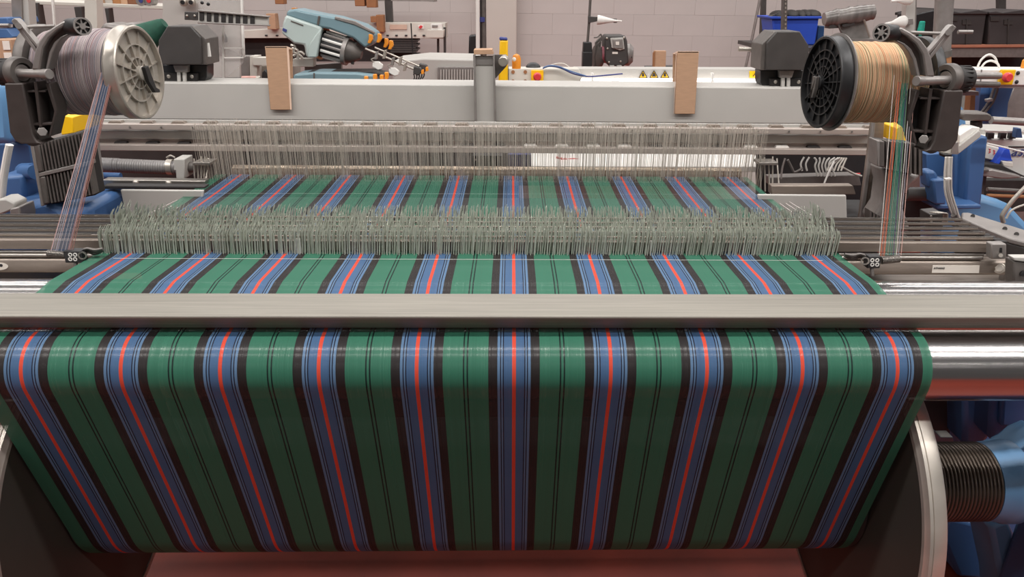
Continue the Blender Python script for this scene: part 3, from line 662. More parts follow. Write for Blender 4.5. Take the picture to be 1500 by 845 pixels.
# ------------------------------------------------------------------ selvedge guides and yarns
def guide(label, x0, y0, s):
    t = thing('eyelet_guide', label, 'yarn guide', at(x0, y0+10, 1.39))
    bk = obj('block', MB().pbox(x0-11, y0-8, x0+11, y0+9, 1.385, .02), M_black, t, bevel=.001)
    u = mpp(x0, y0, 1.385)
    for dx in (-3.6, 3.6):
        for dy in (-3.2, 3.2):
            obj('eyelet', MB().lathe([(0, 1.6*u), (.002, 1.7*u), (.002, 2.9*u), (0, 3.1*u)], at(x0+dx, y0+dy, 1.386), (0, -1, 0), 18), M_white, bk, label='white ceramic eyelet')
    a = at(x0-s*10, y0-2.5, 1.395); b = at(x0-s*37, y0-5, 1.395); L = (b-a).length; pr = [(0, 0)]
    for k in range(13):
        for q, r in ((0, 4.2), (.35, 5.6), (.65, 5.6), (.95, 4.2)): pr.append((L*(k+q)/13, r*u))
    obj('grooved_pin', MB().lathe(pr+[(L, 0)], a, b-a, 20), M_steel, t, sharp=60)
    for k in range(3): obj('wire_loop', MB().tube(pcurve([(x0+s*8, y0-6+k*3), (x0+s*20, y0-12+k*2), (x0+s*32, y0-10+k*3), (x0+s*44, y0-12+k)], 1.40+.006*k), .003, 6), M_gun, t)
    obj('side_ring', MB().lathe([(0, 4*u), (.003, 4*u), (.003, 6*u), (0, 6*u), (0, 4*u)], at(x0+s*14, y0-2, 1.388), (.3*s, -1, .1), 20), M_steel, t)
    obj('stem', MB().tube([at(x0+s*4, y0+8, 1.39), at(x0+s*3, y0+20, 1.385)], .004, 8), M_gun, t)
guide('black block with four white eyelets at the left selvedge', 107, 376, 1)
guide('black block with four white eyelets at the right selvedge', 1281, 384, -1)
YC = {k: mat(k+'_strand', v, .8, 0, .1, 60) for k, v in dict(pink=(206, 160, 150), blue=(72, 88, 112), grey=(150, 146, 156), rust=(142, 98, 90), teal=(60, 130, 110), white=(214, 206, 200), orange=(204, 110, 76), green=(110, 140, 118)).items()}
def strands(label, lines, Ya, Yb):
    t = thing('selvedge_yarns', label, 'yarn', at(lines[0][2], lines[0][3], Yb))
    for x0, y0, x1, y1, c, r in lines:
        n = 1
        obj('strand', MB().tube([at(x0, y0, Ya), at((x0+x1)/2, (y0+y1)/2, (Ya+Yb)/2)+Vector((0, 0, -.001)), at(x1, y1, Yb)], r, 5), YC[c], t)
random.seed(11)
ll = [(148, 106, 74, 369, 'pink', .0006), (150, 104, 82, 369, 'grey', .0006), (154, 102, 84, 369, 'pink', .0006), (168, 104, 106, 368, 'rust', .0007), (166, 106, 101, 368, 'pink', .0006)]
for k in range(9): ll.append((155+k*1.2, 104-k*.4, 86+k*1.8, 368, 'blue' if k % 3 != 2 else 'grey', .0006))
for k in range(4): ll.append((149+k*1.5, 106-k*.5, 75+k*3, 369, 'grey', .0007))
for k in range(3): ll.append((164+k*1.5, 105-k*.5, 99+k*2, 368, 'rust', .0007))
strands('mauve and blue yarns running down from the left spool', ll, 1.47, 1.394)
rl_ = []
for k in range(3): rl_.append((1316+k*1.6, 120, 1290+k*2.4, 375, ('orange', 'rust', 'orange')[k], .0007))
for k in range(6): rl_.append((1322+k*1.6, 122, 1298+k*2.6, 374, ('teal', 'green', 'teal', 'teal', 'blue', 'green')[k], .0007))
rl_ += [(1334, 125, 1313, 374, 'white', .0006), (1337, 128, 1316, 374, 'grey', .0006), (1310, 110, 1288, 374, 'white', .0006), (1340, 130, 1320, 374, 'pink', .0006)]
strands('orange, teal and white yarns running down from the right spool', rl_, 1.47, 1.394)

# ================================================================== BACKGROUND: helpers
def pt(name, pts, Y, d, m, t, bevel=.002, **k): return obj(name, MB().ppoly(pts, Y, d), m, t, bevel=bevel, **k)
def pbx(name, x0, y0, x1, y1, Y, d, m, t, bevel=.002, **k): return obj(name, MB().pbox(x0, y0, x1, y1, Y, d), m, t, bevel=bevel, **k)
def ptb(name, pts, Y, rpx, m, t, n=8, k=6): return obj(name, MB().tube(pcurve(pts, Y, k), rpx*mpp(pts[0][0], pts[0][1], Y), n), m, t)
def th(name, label, cat, x, y, Y, **k): return thing(name, label, cat, at(x, y, Y), **k)

# ------------------------------------------------------------------ left rack and what is on it
rk = th('storage_rack', 'pale metal storage rack with a high shelf at far left', 'shelf', 90, 110, 3.6)
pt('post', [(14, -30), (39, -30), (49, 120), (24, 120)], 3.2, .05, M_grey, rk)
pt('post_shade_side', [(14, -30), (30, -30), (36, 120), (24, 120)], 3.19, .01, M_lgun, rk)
pt('post', [(122, -30), (140, -30), (145, 120), (128, 120)], 3.6, .06, M_cream, rk)
pt('shelf_board', [(-40, -2), (250, 9), (250, 14), (-40, 3)], 3.9, .35, M_cream, rk)
pt('shelf_bracket', [(48, 4), (54, 4), (60, 42), (55, 42)], 3.88, .05, M_dark, rk)
pt('shelf_bracket', [(108, 10), (118, 10), (121, 26), (111, 26)], 3.88, .05, M_dark, rk)
pt('shelf_bracket', [(153, 12), (158, 12), (161, 36), (157, 36)], 3.88, .05, M_dark, rk)
pt('lower_board', [(18, 62), (60, 62), (60, 72), (18, 72)], 3.3, .3, M_lgun, rk)
pt('thin_rod', [(74, -10), (77, -10), (80, 38), (78, 38)], 3.5, .01, M_white, rk, 0)
for k, (x, w_, c) in enumerate(((140, 12, (150, 120, 96)), (154, 9, (176, 168, 160)), (165, 10, (164, 112, 70)), (177, 8, (190, 150, 120)), (187, 10, (130, 84, 58)))):
    one('carton', MB().pbox(x, -14, x+w_, 7.5+k*.5, 3.95, .2), mat('carton_card_%d' % k, c, .8), ('small dull brown carton', 'pale grey carton', 'orange-brown carton', 'tan carton', 'dark brown carton')[k]+' on the high left shelf', 'box', 'cartons on the high left shelf', bevel=.003)
for k in range(2):
    t = th('yarn_reel', ('left of the two small grey reels on the high shelf', 'right of the two small grey reels on the high shelf')[k], 'reel', 207+k*12, 9, 3.92, group='grey reels on the high shelf')
    obj('disc', MB().lathe([(0, 0), (0, .024), (.05, .024), (.05, 0)], at(206+k*11.5, 1, 3.9), (0, 1, 0), 24), M_lgun, t)
    obj('hole', MB().lathe([(0, 0), (0, .010), (.004, .010), (.004, 0)], at(206+k*11.5, 1, 3.897), (0, 1, 0), 16), (M_navy, M_red)[k], t)
for k, (y0, y1) in enumerate(((26, 36), (42, 56))):
    one('blue_tray', MB().ppoly([(-14, y0), (10, y0), (13+k*6, y1-2), (12+k*5, y1), (-14, y1)], 3.1, .2), M_blue, ('upper', 'lower')[k]+' blue tray edge at the far left', 'tray', 'blue trays at far left', bevel=.003)
t = th('cardboard_box', 'brown cardboard box with two white labels at far left', 'box', 5, 96, 3.0)
pt('box_body', [(-14, 58), (15, 58), (21, 96), (-14, 96)], 3.0, .25, M_card, t)
pt('paper_label', [(3, 60), (13, 60), (15, 73), (5, 73)], 2.996, .003, M_paper, t, 0, label='white paper label'); pt('paper_label', [(5, 77), (16, 77), (18, 89), (7, 89)], 2.996, .003, M_paper, t, 0, label='white paper label')
t = th('cloth_bundle', 'dull grey bundle lying behind the left spool', 'bundle', 172, 60, 3.4)
obj('fold', MB().ppoly([(146, 40), (152, 33), (168, 36), (178, 40), (186, 32), (196, 36), (202, 66), (146, 66)], 3.4, .15), M_lgun, t, bevel=.015)
t = th('yarn_cone', 'dark green yarn cone lying behind the left spool flange', 'yarn cone', 225, 60, 2.5)
a = at(198, 66, 2.5); obj('spindle', MB().cyl(at(205, 60, 2.5), at(205, 123.5, 2.5), .012, 10), M_gun, t); b = at(241, 34, 2.5)
obj('yarn', MB().lathe([(0, 0), (0, .05), (.01, .056), ((b-a).length-.012, .022), ((b-a).length, .016), ((b-a).length, 0)], a, b-a, 28), M_green, t)

# ------------------------------------------------------------------ clear guard, sensor bar
t = th('clear_plastic_guard', 'bent clear plastic guard with a bright edge right of the left drive housing', 'guard', 330, 118, 2.8)
pt('upper_sheet', [(286, -30), (352, -30), (354, 40), (357, 82), (330, 84), (300, 74)], 2.9, .004, M_clear, t, 0)
pt('lower_sheet', [(302, 70), (326, 68), (358, 82), (356, 92), (330, 116), (304, 118)], 2.86, .004, M_clear, t, 0)
pt('bright_edge', [(351, -30), (354, -30), (358, 84), (355, 84)], 2.885, .01, M_white, t, 0)
for y in (70, 84): pt('bright_edge', [(328, y), (356, y), (356, y+1.2), (328, y+1.2)], 2.85, .006, M_white, t, 0)
pt('fold_edge', [(325, 40), (327.5, 40), (328.5, 117), (326, 117)], 2.85, .006, M_grey, t, 0)
t = th('machine_cover', 'grey sheet metal cover behind the clear plastic guard', 'cover', 320, 122, 3.3)
pt('back_sheet', [(238, -40), (352, -40), (352, 122), (238, 122)], 3.4, .02, M_grey, t)
pt('dark_recess', [(300, 35), (326, 34), (326, 78), (302, 74)], 3.38, .02, M_lgun, t)
pt('black_gap', [(326, 44), (332, 56), (332, 62), (326, 62)], 3.37, .01, M_black, t, 0)
pt('foot_recess', [(312, 114), (358, 114), (358, 124), (312, 124)], 3.2, .02, M_shade, t)
for x in (267, 279):
    obj('socket', MB().lathe([(0, 0), (0, .012), (.006, .016), (.02, .016), (.02, 0)], at(x, 3.5, 3.36), (0, 1, 0), 20), M_flange, t); obj('socket_hole', MB().lathe([(0, 0), (0, .0085), (.004, .0085), (.004, 0)], at(x, 3.5, 3.356), (0, 1, 0), 16), M_black, t)
t = th('yarn_sensor_bar', 'grey bar with a row of dark windows and rounded plastic discs at top left', 'sensor bar', 340, 52, 2.8)
pt('mount_plate', [(270, 17), (290, 17.5), (290, 30), (270, 29)], 2.78, .01, M_dark, t)
for x in (274, 285): obj('mount_screw', MB().ball(at(x, 23, 2.775), .004), M_flange, t)
pt('bar_back', [(290, 15.5), (393, 25), (393, 38), (290, 33.5)], 2.78, .012, M_grey, t)
pt('bar_edge', [(289, 14), (394, 23.5), (394, 25.5), (289, 17)], 2.77, .02, M_lgun, t); pt('bar_edge', [(289, 32), (394, 36.5), (394, 38.5), (289, 34.5)], 2.77, .02, M_lgun, t)
for k in range(9):
    x = 292+k*10.6; y = 17.5+k*.95
    pt('window', [(x, y), (x+6.5, y+.6), (x+6.5, y+12.5), (x, y+12.5)], 2.776, .004, M_shade, t, .0008)
for x, y in ((303, 26), (336, 27), (365, 30), (388, 32)):
    obj('disc', MB().lathe([(0, 0), (0, 1), (.004, 1), (.004, 0)], (0, 0, 0), (0, 1, 0), 32), M_mist, t)
    o = t.children[-1]; c = at(x, y, 2.80); u = mpp(x, y, 2.8)
    for v in o.data.vertices:
        p = WM[t.name] @ v.co; v.co = WM[t.name].inverted() @ Vector((c.x+p.x*10*u, c.y+p.y, c.z+p.z*22*u))
for x, y in ((296, 4), (305, 6)): obj('small_knob', MB().ball(at(x, y, 2.78), .006), M_black, t)

# ------------------------------------------------------------------ weft feeders
FY = 2.95
def feeder():
    t = th('weft_feeder', 'tilted blue-grey weft feeder with amber ring behind the beam, upper of the two', 'weft feeder', 470, 122, FY)
    u = mpp(480, 60, FY)
    pt('lower_shell', [(418, 22), (471, 40), (462, 84), (448, 84), (445, 66), (430, 64), (412, 49), (414, 34)], FY-.03, .12, M_lteal, t, .008)
    pt('upper_shell', [(418, 23), (421, 15), (432, 13), (440, 15), (468, 21), (492, 25), (530, 37), (549, 50), (546, 64), (535, 71), (517, 56), (483, 43), (472, 41)], FY-.02, .14, M_teal, t, .008)
    pt('shell_seam', [(466, 23), (469, 24), (467, 37), (464, 36)], FY-.024, .01, M_gun, t, .001)
    pt('shell_slot', [(426, 30), (444, 36.5), (444, 38), (426, 31.5)], FY-.033, .006, M_gun, t, .0005)
    pt('shell_ridge', [(491, 24), (520, 31), (548, 46), (549, 50), (518, 36), (490, 28)], FY-.024, .01, M_lgun, t, .002)
    pt('front_cowl', [(463, 50), (471, 41), (464, 84), (450, 84), (452, 66)], FY-.036, .02, M_lteal, t, .004)
    pt('label_mark', [(414.5, 41), (420, 43.5), (419, 47.5), (413.5, 44.5)], FY-.034, .004, M_navy, t, 0)
    pt('top_cap', [(427, 11.5), (434, 11.5), (434, 14), (427, 13.5)], FY, .02, M_copper, t, .001)
    A = Vector((.965, 0, -.262)); c = at(471, 63, FY+.03)
    obj('amber_ring', MB().lathe([(-.008, 20*u), (-.008, 23*u), (.008, 23.5*u), (.008, 20*u), (-.008, 20*u)], c, A+Vector((0, -.25, 0)), 40), M_copper, t)
    obj('drum_core', MB().lathe([(0, 0), (0, 18*u), (38*u, 17*u), (38*u, 0)], c, A+Vector((0, -.12, 0)), 32), M_black, t)
    ax = (A+Vector((0, -.12, 0))).normalized(); e1 = Vector((0, -1, 0)); e1 = (e1-ax*e1.dot(ax)).normalized(); e2 = ax.cross(e1)
    for k in range(14):
        q = 2*math.pi*k/14; d = e1*math.cos(q)+e2*math.sin(q)
        obj('drum_bar', MB().tube([c+d*18.5*u+ax*6*u, c+d*18*u+ax*37*u], .0055, 6), M_white if k % 2 else M_lgun, t)
    obj('front_ring', MB().lathe([(36*u, 12*u), (36*u, 21*u), (42*u, 21*u), (42*u, 12*u), (36*u, 12*u)], c, ax, 36), M_lgun, t)
    obj('nose_ring', MB().lathe([(42*u, 0), (42*u, 17*u), (50*u, 15*u), (58*u, 9*u), (62*u, 6*u), (62*u, 0)], c, ax, 28), M_gun, t)
    obj('brake_loop', MB().tube(curve([c+ax*52*u+e1*4*u-e2*8*u*k_ for k_ in (-2, -1, 0, 1, 2)], 4), .006, 8), M_dark, t)
    for x0, y0, x1, y1, r in ((535, 71, 607, 101.5, 1.6), (549, 69.5, 614, 97, 1.3)): ptb('guide_rod', [(x0, y0), ((x0+x1)/2, (y0+y1)/2), (x1, y1)], FY-.02, r, M_flange, t)
    for x, y in ((546, 90), (570, 99)):
        pt('white_tab', [(x, y), (x+9, y), (x+15, y+5), (x+14, y+11), (x+8, y+13), (x-1, y+8)], FY-.03, .012, M_white, t, .003, label='white plastic tab')
        ptb('tab_arm', [(x+2, y+1), (x-2, y-3), (x+4, y-6), (x+8, y-12)], FY-.03, .9, M_flange, t)
        pt('rod_clamp', [(x+4, y-14), (x+8, y-15), (x+6, y-3), (x+2, y-3)], FY-.035, .02, M_lgun, t, .001)
    for x, y in ((592, 92), (562, 74), (585, 84)): pt('rod_clamp', [(x, y), (x+4, y-1), (x+2, y+12), (x-2, y+12)], FY-.03, .02, M_flange, t, .001)
    for dx, dy in ((0, 0), (8, -4)):
        pt('rod_end', [(606+dx, 97+dy), (616+dx, 99+dy), (619+dx, 104+dy), (613+dx, 111+dy), (605+dx, 108+dy)], FY-.03+dx*.003, .03, M_dark, t, .003)
        pt('orange_tip', [(617+dx*.8, 103+dy), (620+dx*.8, 102+dy), (621+dx*.8, 108+dy), (617+dx*.8, 109+dy)], FY-.035, .02, M_orange, t, .001)
    for k in range(5): ptb('hook', [(606+k*3.6, 108-k), (607+k*3.6, 114-k), (604+k*3.6, 121-k*1.4)], FY-.02, 1.0, M_dark, t)
    for x, y in ((540, 50), (553, 49), (563, 56), (570, 59)): pt('orange_clip', [(x, y), (x+5, y+1), (x+6, y+8), (x+2, y+14), (x-2, y+13), (x, y+7)], FY-.04+.02*(x > 560), .02, M_orange, t, .002)
    for q in ([(426, 66), (432, 68), (430, 76), (438, 80), (444, 86)], [(430, 82), (440, 76), (446, 80)], [(428, 70), (436, 74), (436, 86)]): ptb('support_arm', q, FY-.01, 2.0, M_flange, t)
    pt('support_block', [(429, 86), (459, 86), (459, 98), (429, 98)], FY+.02, .05, M_cream, t)
    pt('support_post', [(446, 96), (500, 92), (500, 112), (446, 112)], FY+.06, .03, M_lgun, t)
    return t
feeder()
t = th('weft_feeder', 'lower blue-grey weft feeder half hidden behind the beam below the tilted one', 'weft feeder', 500, 122, FY-.1)
pt('upper_shell', [(428, 124), (430, 109), (462, 106), (520, 107), (548, 110), (552, 124)], FY-.14, .14, M_teal, t, .006)
pt('shell_seam', [(459, 107), (461, 107), (461, 123), (459, 123)], FY-.142, .01, M_gun, t, .0005)
pt('shell_top', [(450, 105), (545, 104), (568, 110), (568, 113), (520, 108), (452, 108)], FY-.10, .10, M_shade, t, .004)
for x, y in ((533, 112), (546, 109), (556, 110), (563, 106)): pt('orange_clip', [(x, y), (x+5, y), (x+6, y+6), (x+4, y+13), (x+1, y+13)], FY-.16, .02, M_orange, t, .002)
t = th('feeder_frame', 'cream metal frame post left of the cardboard sleeve', 'frame', 380, 122, 3.05)
pt('post', [(366, 82), (376, 82), (377, 124), (366, 124)], 3.05, .06, M_cream, t); pt('crossbar', [(370, 84), (420, 85), (420, 96), (370, 96)], 3.04, .05, M_cream, t)
pt('side_plate', [(352, 82), (366, 82), (366, 124), (354, 124)], 3.07, .05, M_lgun, t); pt('back_plate', [(374, 96), (440, 96), (440, 124), (374, 124)], 3.12, .02, M_cream, t)
t = th('yarn_package', 'small pinkish yarn package lying on the beam edge left of the cardboard sleeve', 'yarn package', 368, 122, 2.64)
obj('yarn', MB().cyl(at(355, 116, 2.64), at(376, 116, 2.64), 4.6*mpp(365, 116, 2.64), 20), YC['pink'], t); obj('cap', MB().cyl(at(376, 115.5, 2.64), at(382, 115, 2.64), 4*mpp(365, 116, 2.64), 16), M_flange, t)
pt('one', [(383, 118), (384, 106), (388, 102), (392, 108), (392, 118)], 2.68, .03, M_black, th('bobbin_holder', 'small black bobbin holder between yarn package and cardboard sleeve', 'holder', 388, 118, 2.68)).name = 'knob_body'
one('beam_pad', MB().pbox(297, 118, 307, 124, 2.5, .03), M_cream, 'tiny cream pad on the beam beside the left drive housing', 'pad', bevel=.002)

# ------------------------------------------------------------------ wall bench at the back
WB = 7.6
t = th('wall_bench', 'long pale wall bench with slim legs below the brick wall, left of centre', 'bench', 600, 120, WB)
pt('fascia', [(340, 46), (562, 33), (652, 34), (652, 57), (562, 55), (340, 56)], WB, .3, M_cream, t)
for x in (566, 579, 593, 606, 619, 492, 475, 460, 404, 388): pt('slot', [(x, 51), (x+3.5, 51), (x+3.5, 53), (x, 53)], WB-.01, .02, M_ink, t, 0)
pt('post', [(649.5, 40), (653, 40), (653, 100), (650, 100)], WB-.03, .05, M_dark, t); pt('leg', [(640, 57), (643, 57), (643, 100), (640, 100)], WB+.05, .05, M_dark, t)
pt('paper_note', [(571, 36), (596, 36), (596, 43), (571, 43)], WB-.008, .006, mat('beige_note', (196, 168, 150), .8), t, 0)
pt('warning_sign', [(612, 37), (620, 36), (621, 42), (613, 43)], WB-.008, .006, M_white, t, 0); pt('sign_mark', [(613, 40), (616, 37), (619, 38), (618, 41), (615, 42)], WB-.014, .006, M_red, t, 0)
obj('under_bench_shade', MB().ppoly([(340, 56), (576, 57), (576, 78), (614, 78), (614, 90), (340, 90)], WB+.12, .1), M_shade, t)  # dark sheet stands in for the shadow below the fascia
for k in range(6): obj('stacked_board', MB().ppoly([(572, 58+k*3.3), (612-k % 2*3, 58+k*3.3), (612-k % 2*3, 60.6+k*3.3), (572, 60.6+k*3.3)], WB+.02, .2), M_dark, t)
t = th('bench_scale', 'small white boxed device on the right end of the wall bench', 'device', 636, 56, WB-.15)
pt('body', [(625, 44), (650, 44), (649, 55), (624, 55)], WB-.2, .15, M_cream, t); pt('head', [(631, 35), (647, 35), (648, 44), (631, 44)], WB-.18, .1, M_white, t); pt('display', [(633, 37), (641, 37), (641, 40), (633, 40)], WB-.19, .02, M_lgun, t, 0)
t = th('antenna_rod', 'thin black upright rod on a round foot near the wall bench', 'rod', 604, 86, 5.2)
ptb('rod', [(602, 34), (603.5, 60), (605, 84)], 5.2, .9, M_black, t); pt('foot', [(600, 84), (618, 81), (630, 86), (604, 88)], 5.2, .1, M_black, t)
for (x0, y0, x1, y1, lb, m) in ((552, 22, 561, 47, 'tall brown carton standing on the wall bench', M_wood), (543, 24, 552, 33, 'small brown carton behind the tall carton on the bench', M_wood), (403, -8, 414, 6, 'brown carton on the high shelf above the tilted feeder', M_wood), (520, -8, 533, 9, 'left brown carton under the top edge near the dark post', M_wood), (537, -8, 550, 11, 'right brown carton under the top edge near the dark post', M_wood), (392, 20, 402, 43, 'orange-brown carton standing behind the sensor bar', M_card)):
    one('carton', MB().pbox(x0, y0, x1, y1, WB-.1, .12), m, lb, 'box', bevel=.004)
one('wall_shelf', MB().ppoly([(400, -4), (636, -4), (636, 3), (622, 2), (400, 0)], WB+.1, .3), M_lgun, 'grey shelf edge at the top left of the brick wall', 'shelf')
one('wall_post', MB().pbox(565, -20, 572, 33, WB+.1, .08), M_dark, 'dark upright post above the wall bench', 'post', bevel=.003)
t = th('grey_cabinet', 'low light grey cabinet with a vent panel left of the steel bracket', 'cabinet', 650, 124, 4.4)
pt('body', [(575, 90), (620, 85), (700, 87), (706, 126), (575, 126)], 4.4, .4, M_grey, t, .01); pt('vent_panel', [(641, 98), (696, 98), (698, 126), (641, 126)], 4.38, .03, M_lgun, t, .003)
for k in range(13): pt('vent_slat', [(645+k*4, 102), (646.6+k*4, 102), (646.6+k*4, 126), (645+k*4, 126)], 4.374, .01, M_grey, t, 0)
t = th('black_column', 'short black tapered column left of the two upright poles', 'column', 690, 88, 5.5)
pt('body', [(687, 52), (699, 51), (701, 87), (686, 87)], 5.5, .12, M_black, t, .01); pt('foot', [(682, 85), (701, 85), (701, 89), (682, 89)], 5.49, .16, M_black, t)
t = th('twin_poles', 'white pole and dark pole standing together behind the steel bracket', 'pole', 704, 90, 5.2)
obj('white_pole', MB().cyl(at(700, 95, 5.2), at(699.5, -20, 5.2), .013, 14), M_white, t); obj('dark_pole', MB().cyl(at(709, 95, 5.25), at(708, -20, 5.25), .018, 14), M_gun, t); obj('blue_tape', MB().cyl(at(706, 32, 5.24), at(706, 25, 5.24), .02, 12), M_navy, t); obj('slim_pole', MB().cyl(at(704.5, 95, 5.24), at(704.5, -20, 5.24), .007, 10), M_shade, t)

# ------------------------------------------------------------------ the loom beyond: rail, stop button, lamp
LY = 3.35
t = th('yellow_post', 'bright yellow post with a blue cap behind the steel bracket', 'post', 738, 122, 3.1)
obj('post_body', MB().ppoly([(732, 59), (744, 59), (744, 126), (730, 126)], 3.1, .04), M_yellow, t, bevel=.006); pt('cap', [(731.5, 54.5), (743, 55.5), (743.5, 59.5), (731.5, 59)], 3.1, .04, M_navy, t, .004); pt('dark_slot', [(731, 121), (742, 121), (742, 123), (731, 123)], 3.09, .01, M_ink, t, 0)
t = th('signal_lamp', 'orange signal lamp with a white front right of the steel bracket', 'lamp', 756, 100, 3.2)
u = mpp(756, 90, 3.2)
obj('orange_dome', MB().lathe([(-10*u, 0), (-10*u, 6.5*u), (4*u, 6.5*u), (9*u, 4.5*u), (11*u, 0)], at(756.5, 90, 3.2), (0, 0, 1), 24), M_orange, t); obj('lamp_base', MB().cyl(at(756.5, 100, 3.2), at(756.5, 94, 3.2), 6*u, 20), M_lgun, t); obj('white_lens', MB().ball(at(753, 87, 3.16), (3*u, 2*u, 3*u)), M_white, t)
t = th('loom_rail', 'long pale machine rail of the next loom with a bright lamp slot', 'machine rail', 930, 124, LY)
pt('long_beam', [(842, 100.5), (1122, 101.5), (1122, 128), (842, 128)], LY+.08, .10, M_grey, t)
pt('end_panel', [(744, 100), (848, 100.5), (853, 113), (848, 122), (744, 122)], LY-.02, .08, M_cream, t, .004); pt('lower_edge', [(748, 122), (848, 122), (846, 125), (748, 125)], LY+.0, .03, M_shade, t)
for x in (751.5, 769.5):
    for y in (105.5, 119): obj('panel_bolt', MB().lathe([(0, 0), (0, 2.6*mpp(x, y, LY)), (.006, 2.6*mpp(x, y, LY)), (.006, 0)], at(x, y, LY-.024), (0, 1, 0), 14), M_wood, t)
pt('end_plate', [(742, 100), (745, 100), (745, 122), (742, 122)], LY-.03, .09, M_dark, t)
obj('tube_lamp', MB().cyl(at(851, 119, LY+.05), at(1122, 120, LY+.05), 4.6*mpp(900, 119, LY), 16), M_tubelight, t, label='glowing white tube lamp')
pt('lamp_tray', [(848, 123.5), (1122, 124.5), (1122, 128), (848, 128)], LY+.0, .07, M_grey, t)
for k, x in enumerate((942, 958, 974)):
    tr = pt('warning_triangle', [(x-6, 114), (x+6, 114), (x, 103.5)], LY+.076, .003, M_yellow, t, .0006, label='yellow warning triangle')
    for q in ([(x-6, 114), (x, 103.5)], [(x, 103.5), (x+6, 114)], [(x-6, 114), (x+6, 114)]): obj('triangle_edge', MB().tube([at(*q[0], LY+.075), at(*q[1], LY+.075)], .0016, 5), M_ink, tr)
    pt('triangle_mark', [(x-1, 107), (x+1, 107), (x+2 if k != 1 else x+3, 112), (x-2 if k != 1 else x-3, 112)], LY+.073, .002, M_ink, tr, 0)
tr = pt('warning_plate', [(1098, 104), (1118, 104), (1118, 114.5), (1098, 114)], LY+.076, .003, M_yellow, t, 0, label='yellow warning plate'); ptb('plate_mark', [(1103, 112), (1107, 106.5), (1111, 112)], LY+.073, .6, M_ink, tr, 6, 1)
for x in (868, 1044): pt('lamp_clip', [(x-2, 107), (x+2, 107), (x+1, 117), (x+2.5, 120), (x-2.5, 120), (x-1, 117)], LY+.02, .02, M_white, t, .002)
pt('lamp_socket', [(897, 119), (907, 119), (907, 127), (897, 127)], LY-.01, .03, M_white, t)
def estop(t, x, y, Y, u):
    b = obj('stop_plate', MB().box(at(x, y, Y+.004), (18*u, .012, 18*u)), M_yellow, t, bevel=.003, label='yellow stop plate')
    obj('stop_button', MB().lathe([(-.02, 0), (-.02, 4*u), (-.012, 5.8*u), (-.004, 5.8*u), (0, 3.6*u), (.01, 3.6*u)], at(x, y, Y-.012), (0, 1, 0), 28), M_red, b, label='red mushroom stop button')
estop(t, 787, 112, LY-.032, mpp(787, 112, LY))
obj('black_grommet', MB().ball(at(781, 100, LY+.03), (.034, .03, .026)), M_black, t)
t = th('blue_cable', 'blue cable arching over the rail right of the stop button', 'cable', 820, 105, LY); ptb('cable', [(795, 100), (806, 97), (822, 100), (840, 108), (862, 112), (890, 110), (912, 108)], LY-.04, 1.0, M_navy, t); ptb('cable', [(796, 99), (806, 96), (820, 98), (838, 105), (858, 111)], LY-.05, .9, M_blue, t)
t = th('white_cable', 'pale cable loop behind the blue cable', 'cable', 825, 100, LY+.1); ptb('cable', [(798, 99), (812, 94), (824, 93), (832, 97), (837, 102)], LY+.1, .9, M_cream, t)

# ------------------------------------------------------------------ winder with stand
MY = 4.2
t = th('cone_stand', 'dark pole stand holding a white cone in front of the brick wall', 'stand', 860, 105, MY)
ptb('pole', [(866, -25), (863, 30), (860.5, 64)], MY, 2.0, M_gun, t); pt('joint_collar', [(855, 62), (867, 62), (868, 80), (854, 80)], MY-.03, .06, M_black, t, .004); pt('lower_sleeve', [(854, 76), (868, 76), (867, 108), (853, 108)], MY-.035, .07, M_black, t, .004); pt('clamp', [(862, 24), (876, 25), (876, 31), (862, 34)], MY-.02, .04, M_dark, t)
obj('cone', MB().lathe([(0, 0), (0, 6.5*mpp(880, 28, MY)), (.012, 6.5*mpp(880, 28, MY)), (.085, 2*mpp(880, 28, MY)), (.11, 1.4*mpp(880, 28, MY)), (.11, 0)], at(875, 29, MY-.02), (1, -.1, -.04), 20), M_white, t)
pt('cone_tip', [(899, 27.5), (904, 27.5), (904, 33.5), (899, 33.5)], MY-.03, .02, M_black, t); ptb('tip_pin', [(904, 30.5), (911, 31)], MY-.02, 1, M_white, t, 8, 2)
t = th('motor_winder', 'dark motor unit with a square front hatch standing on the far rail', 'motor', 900, 104, MY)
pt('motor_body', [(886, 58), (888, 52), (916, 52), (919, 60), (921, 92), (914, 97), (892, 97), (886, 88)], MY, .16, M_dark, t, .008)
pt('hatch_frame', [(894, 56), (913, 55), (915, 72), (908, 74), (896, 70)], MY-.012, .02, M_grey, t, .003); pt('hatch', [(897.5, 58), (912, 57), (913, 71), (899, 71)], MY-.02, .02, M_lgun, t, .002); pt('hatch_label', [(902, 61), (907, 61), (907, 66), (902, 66)], MY-.024, .006, M_paper, t, 0)
pt('name_plate', [(897, 76), (905, 76), (905, 79), (897, 79)], MY-.004, .006, M_paper, t, 0)
obj('end_bell', MB().lathe([(0, 0), (0, 14*mpp(900, 80, MY)), (.03, 18*mpp(900, 80, MY)), (.04, 0)], at(880, 84, MY+.08), (-1, -.3, 0), 28), M_gun, t); obj('red_band', MB().lathe([(0, 0), (0, 12*mpp(900, 80, MY)), (.03, 12*mpp(900, 80, MY)), (.03, 0)], at(881, 80, MY+.06), (1, 0, 0), 24), mat('dull_red_band', (140, 74, 84), .5), t)
obj('fan_cover', MB().lathe([(0, 0), (0, 16*mpp(900, 80, MY)), (.02, 16*mpp(900, 80, MY)), (.04, 10*mpp(900, 80, MY)), (.04, 0)], at(917, 80, MY+.08), (1, -.2, 0), 28), M_lgun, t)
for x, y in ((890, 71), (892, 91), (909, 90), (889, 56), (914, 55)): obj('bolt', MB().ball(at(x, y, MY-.006), .006), M_flange, t)
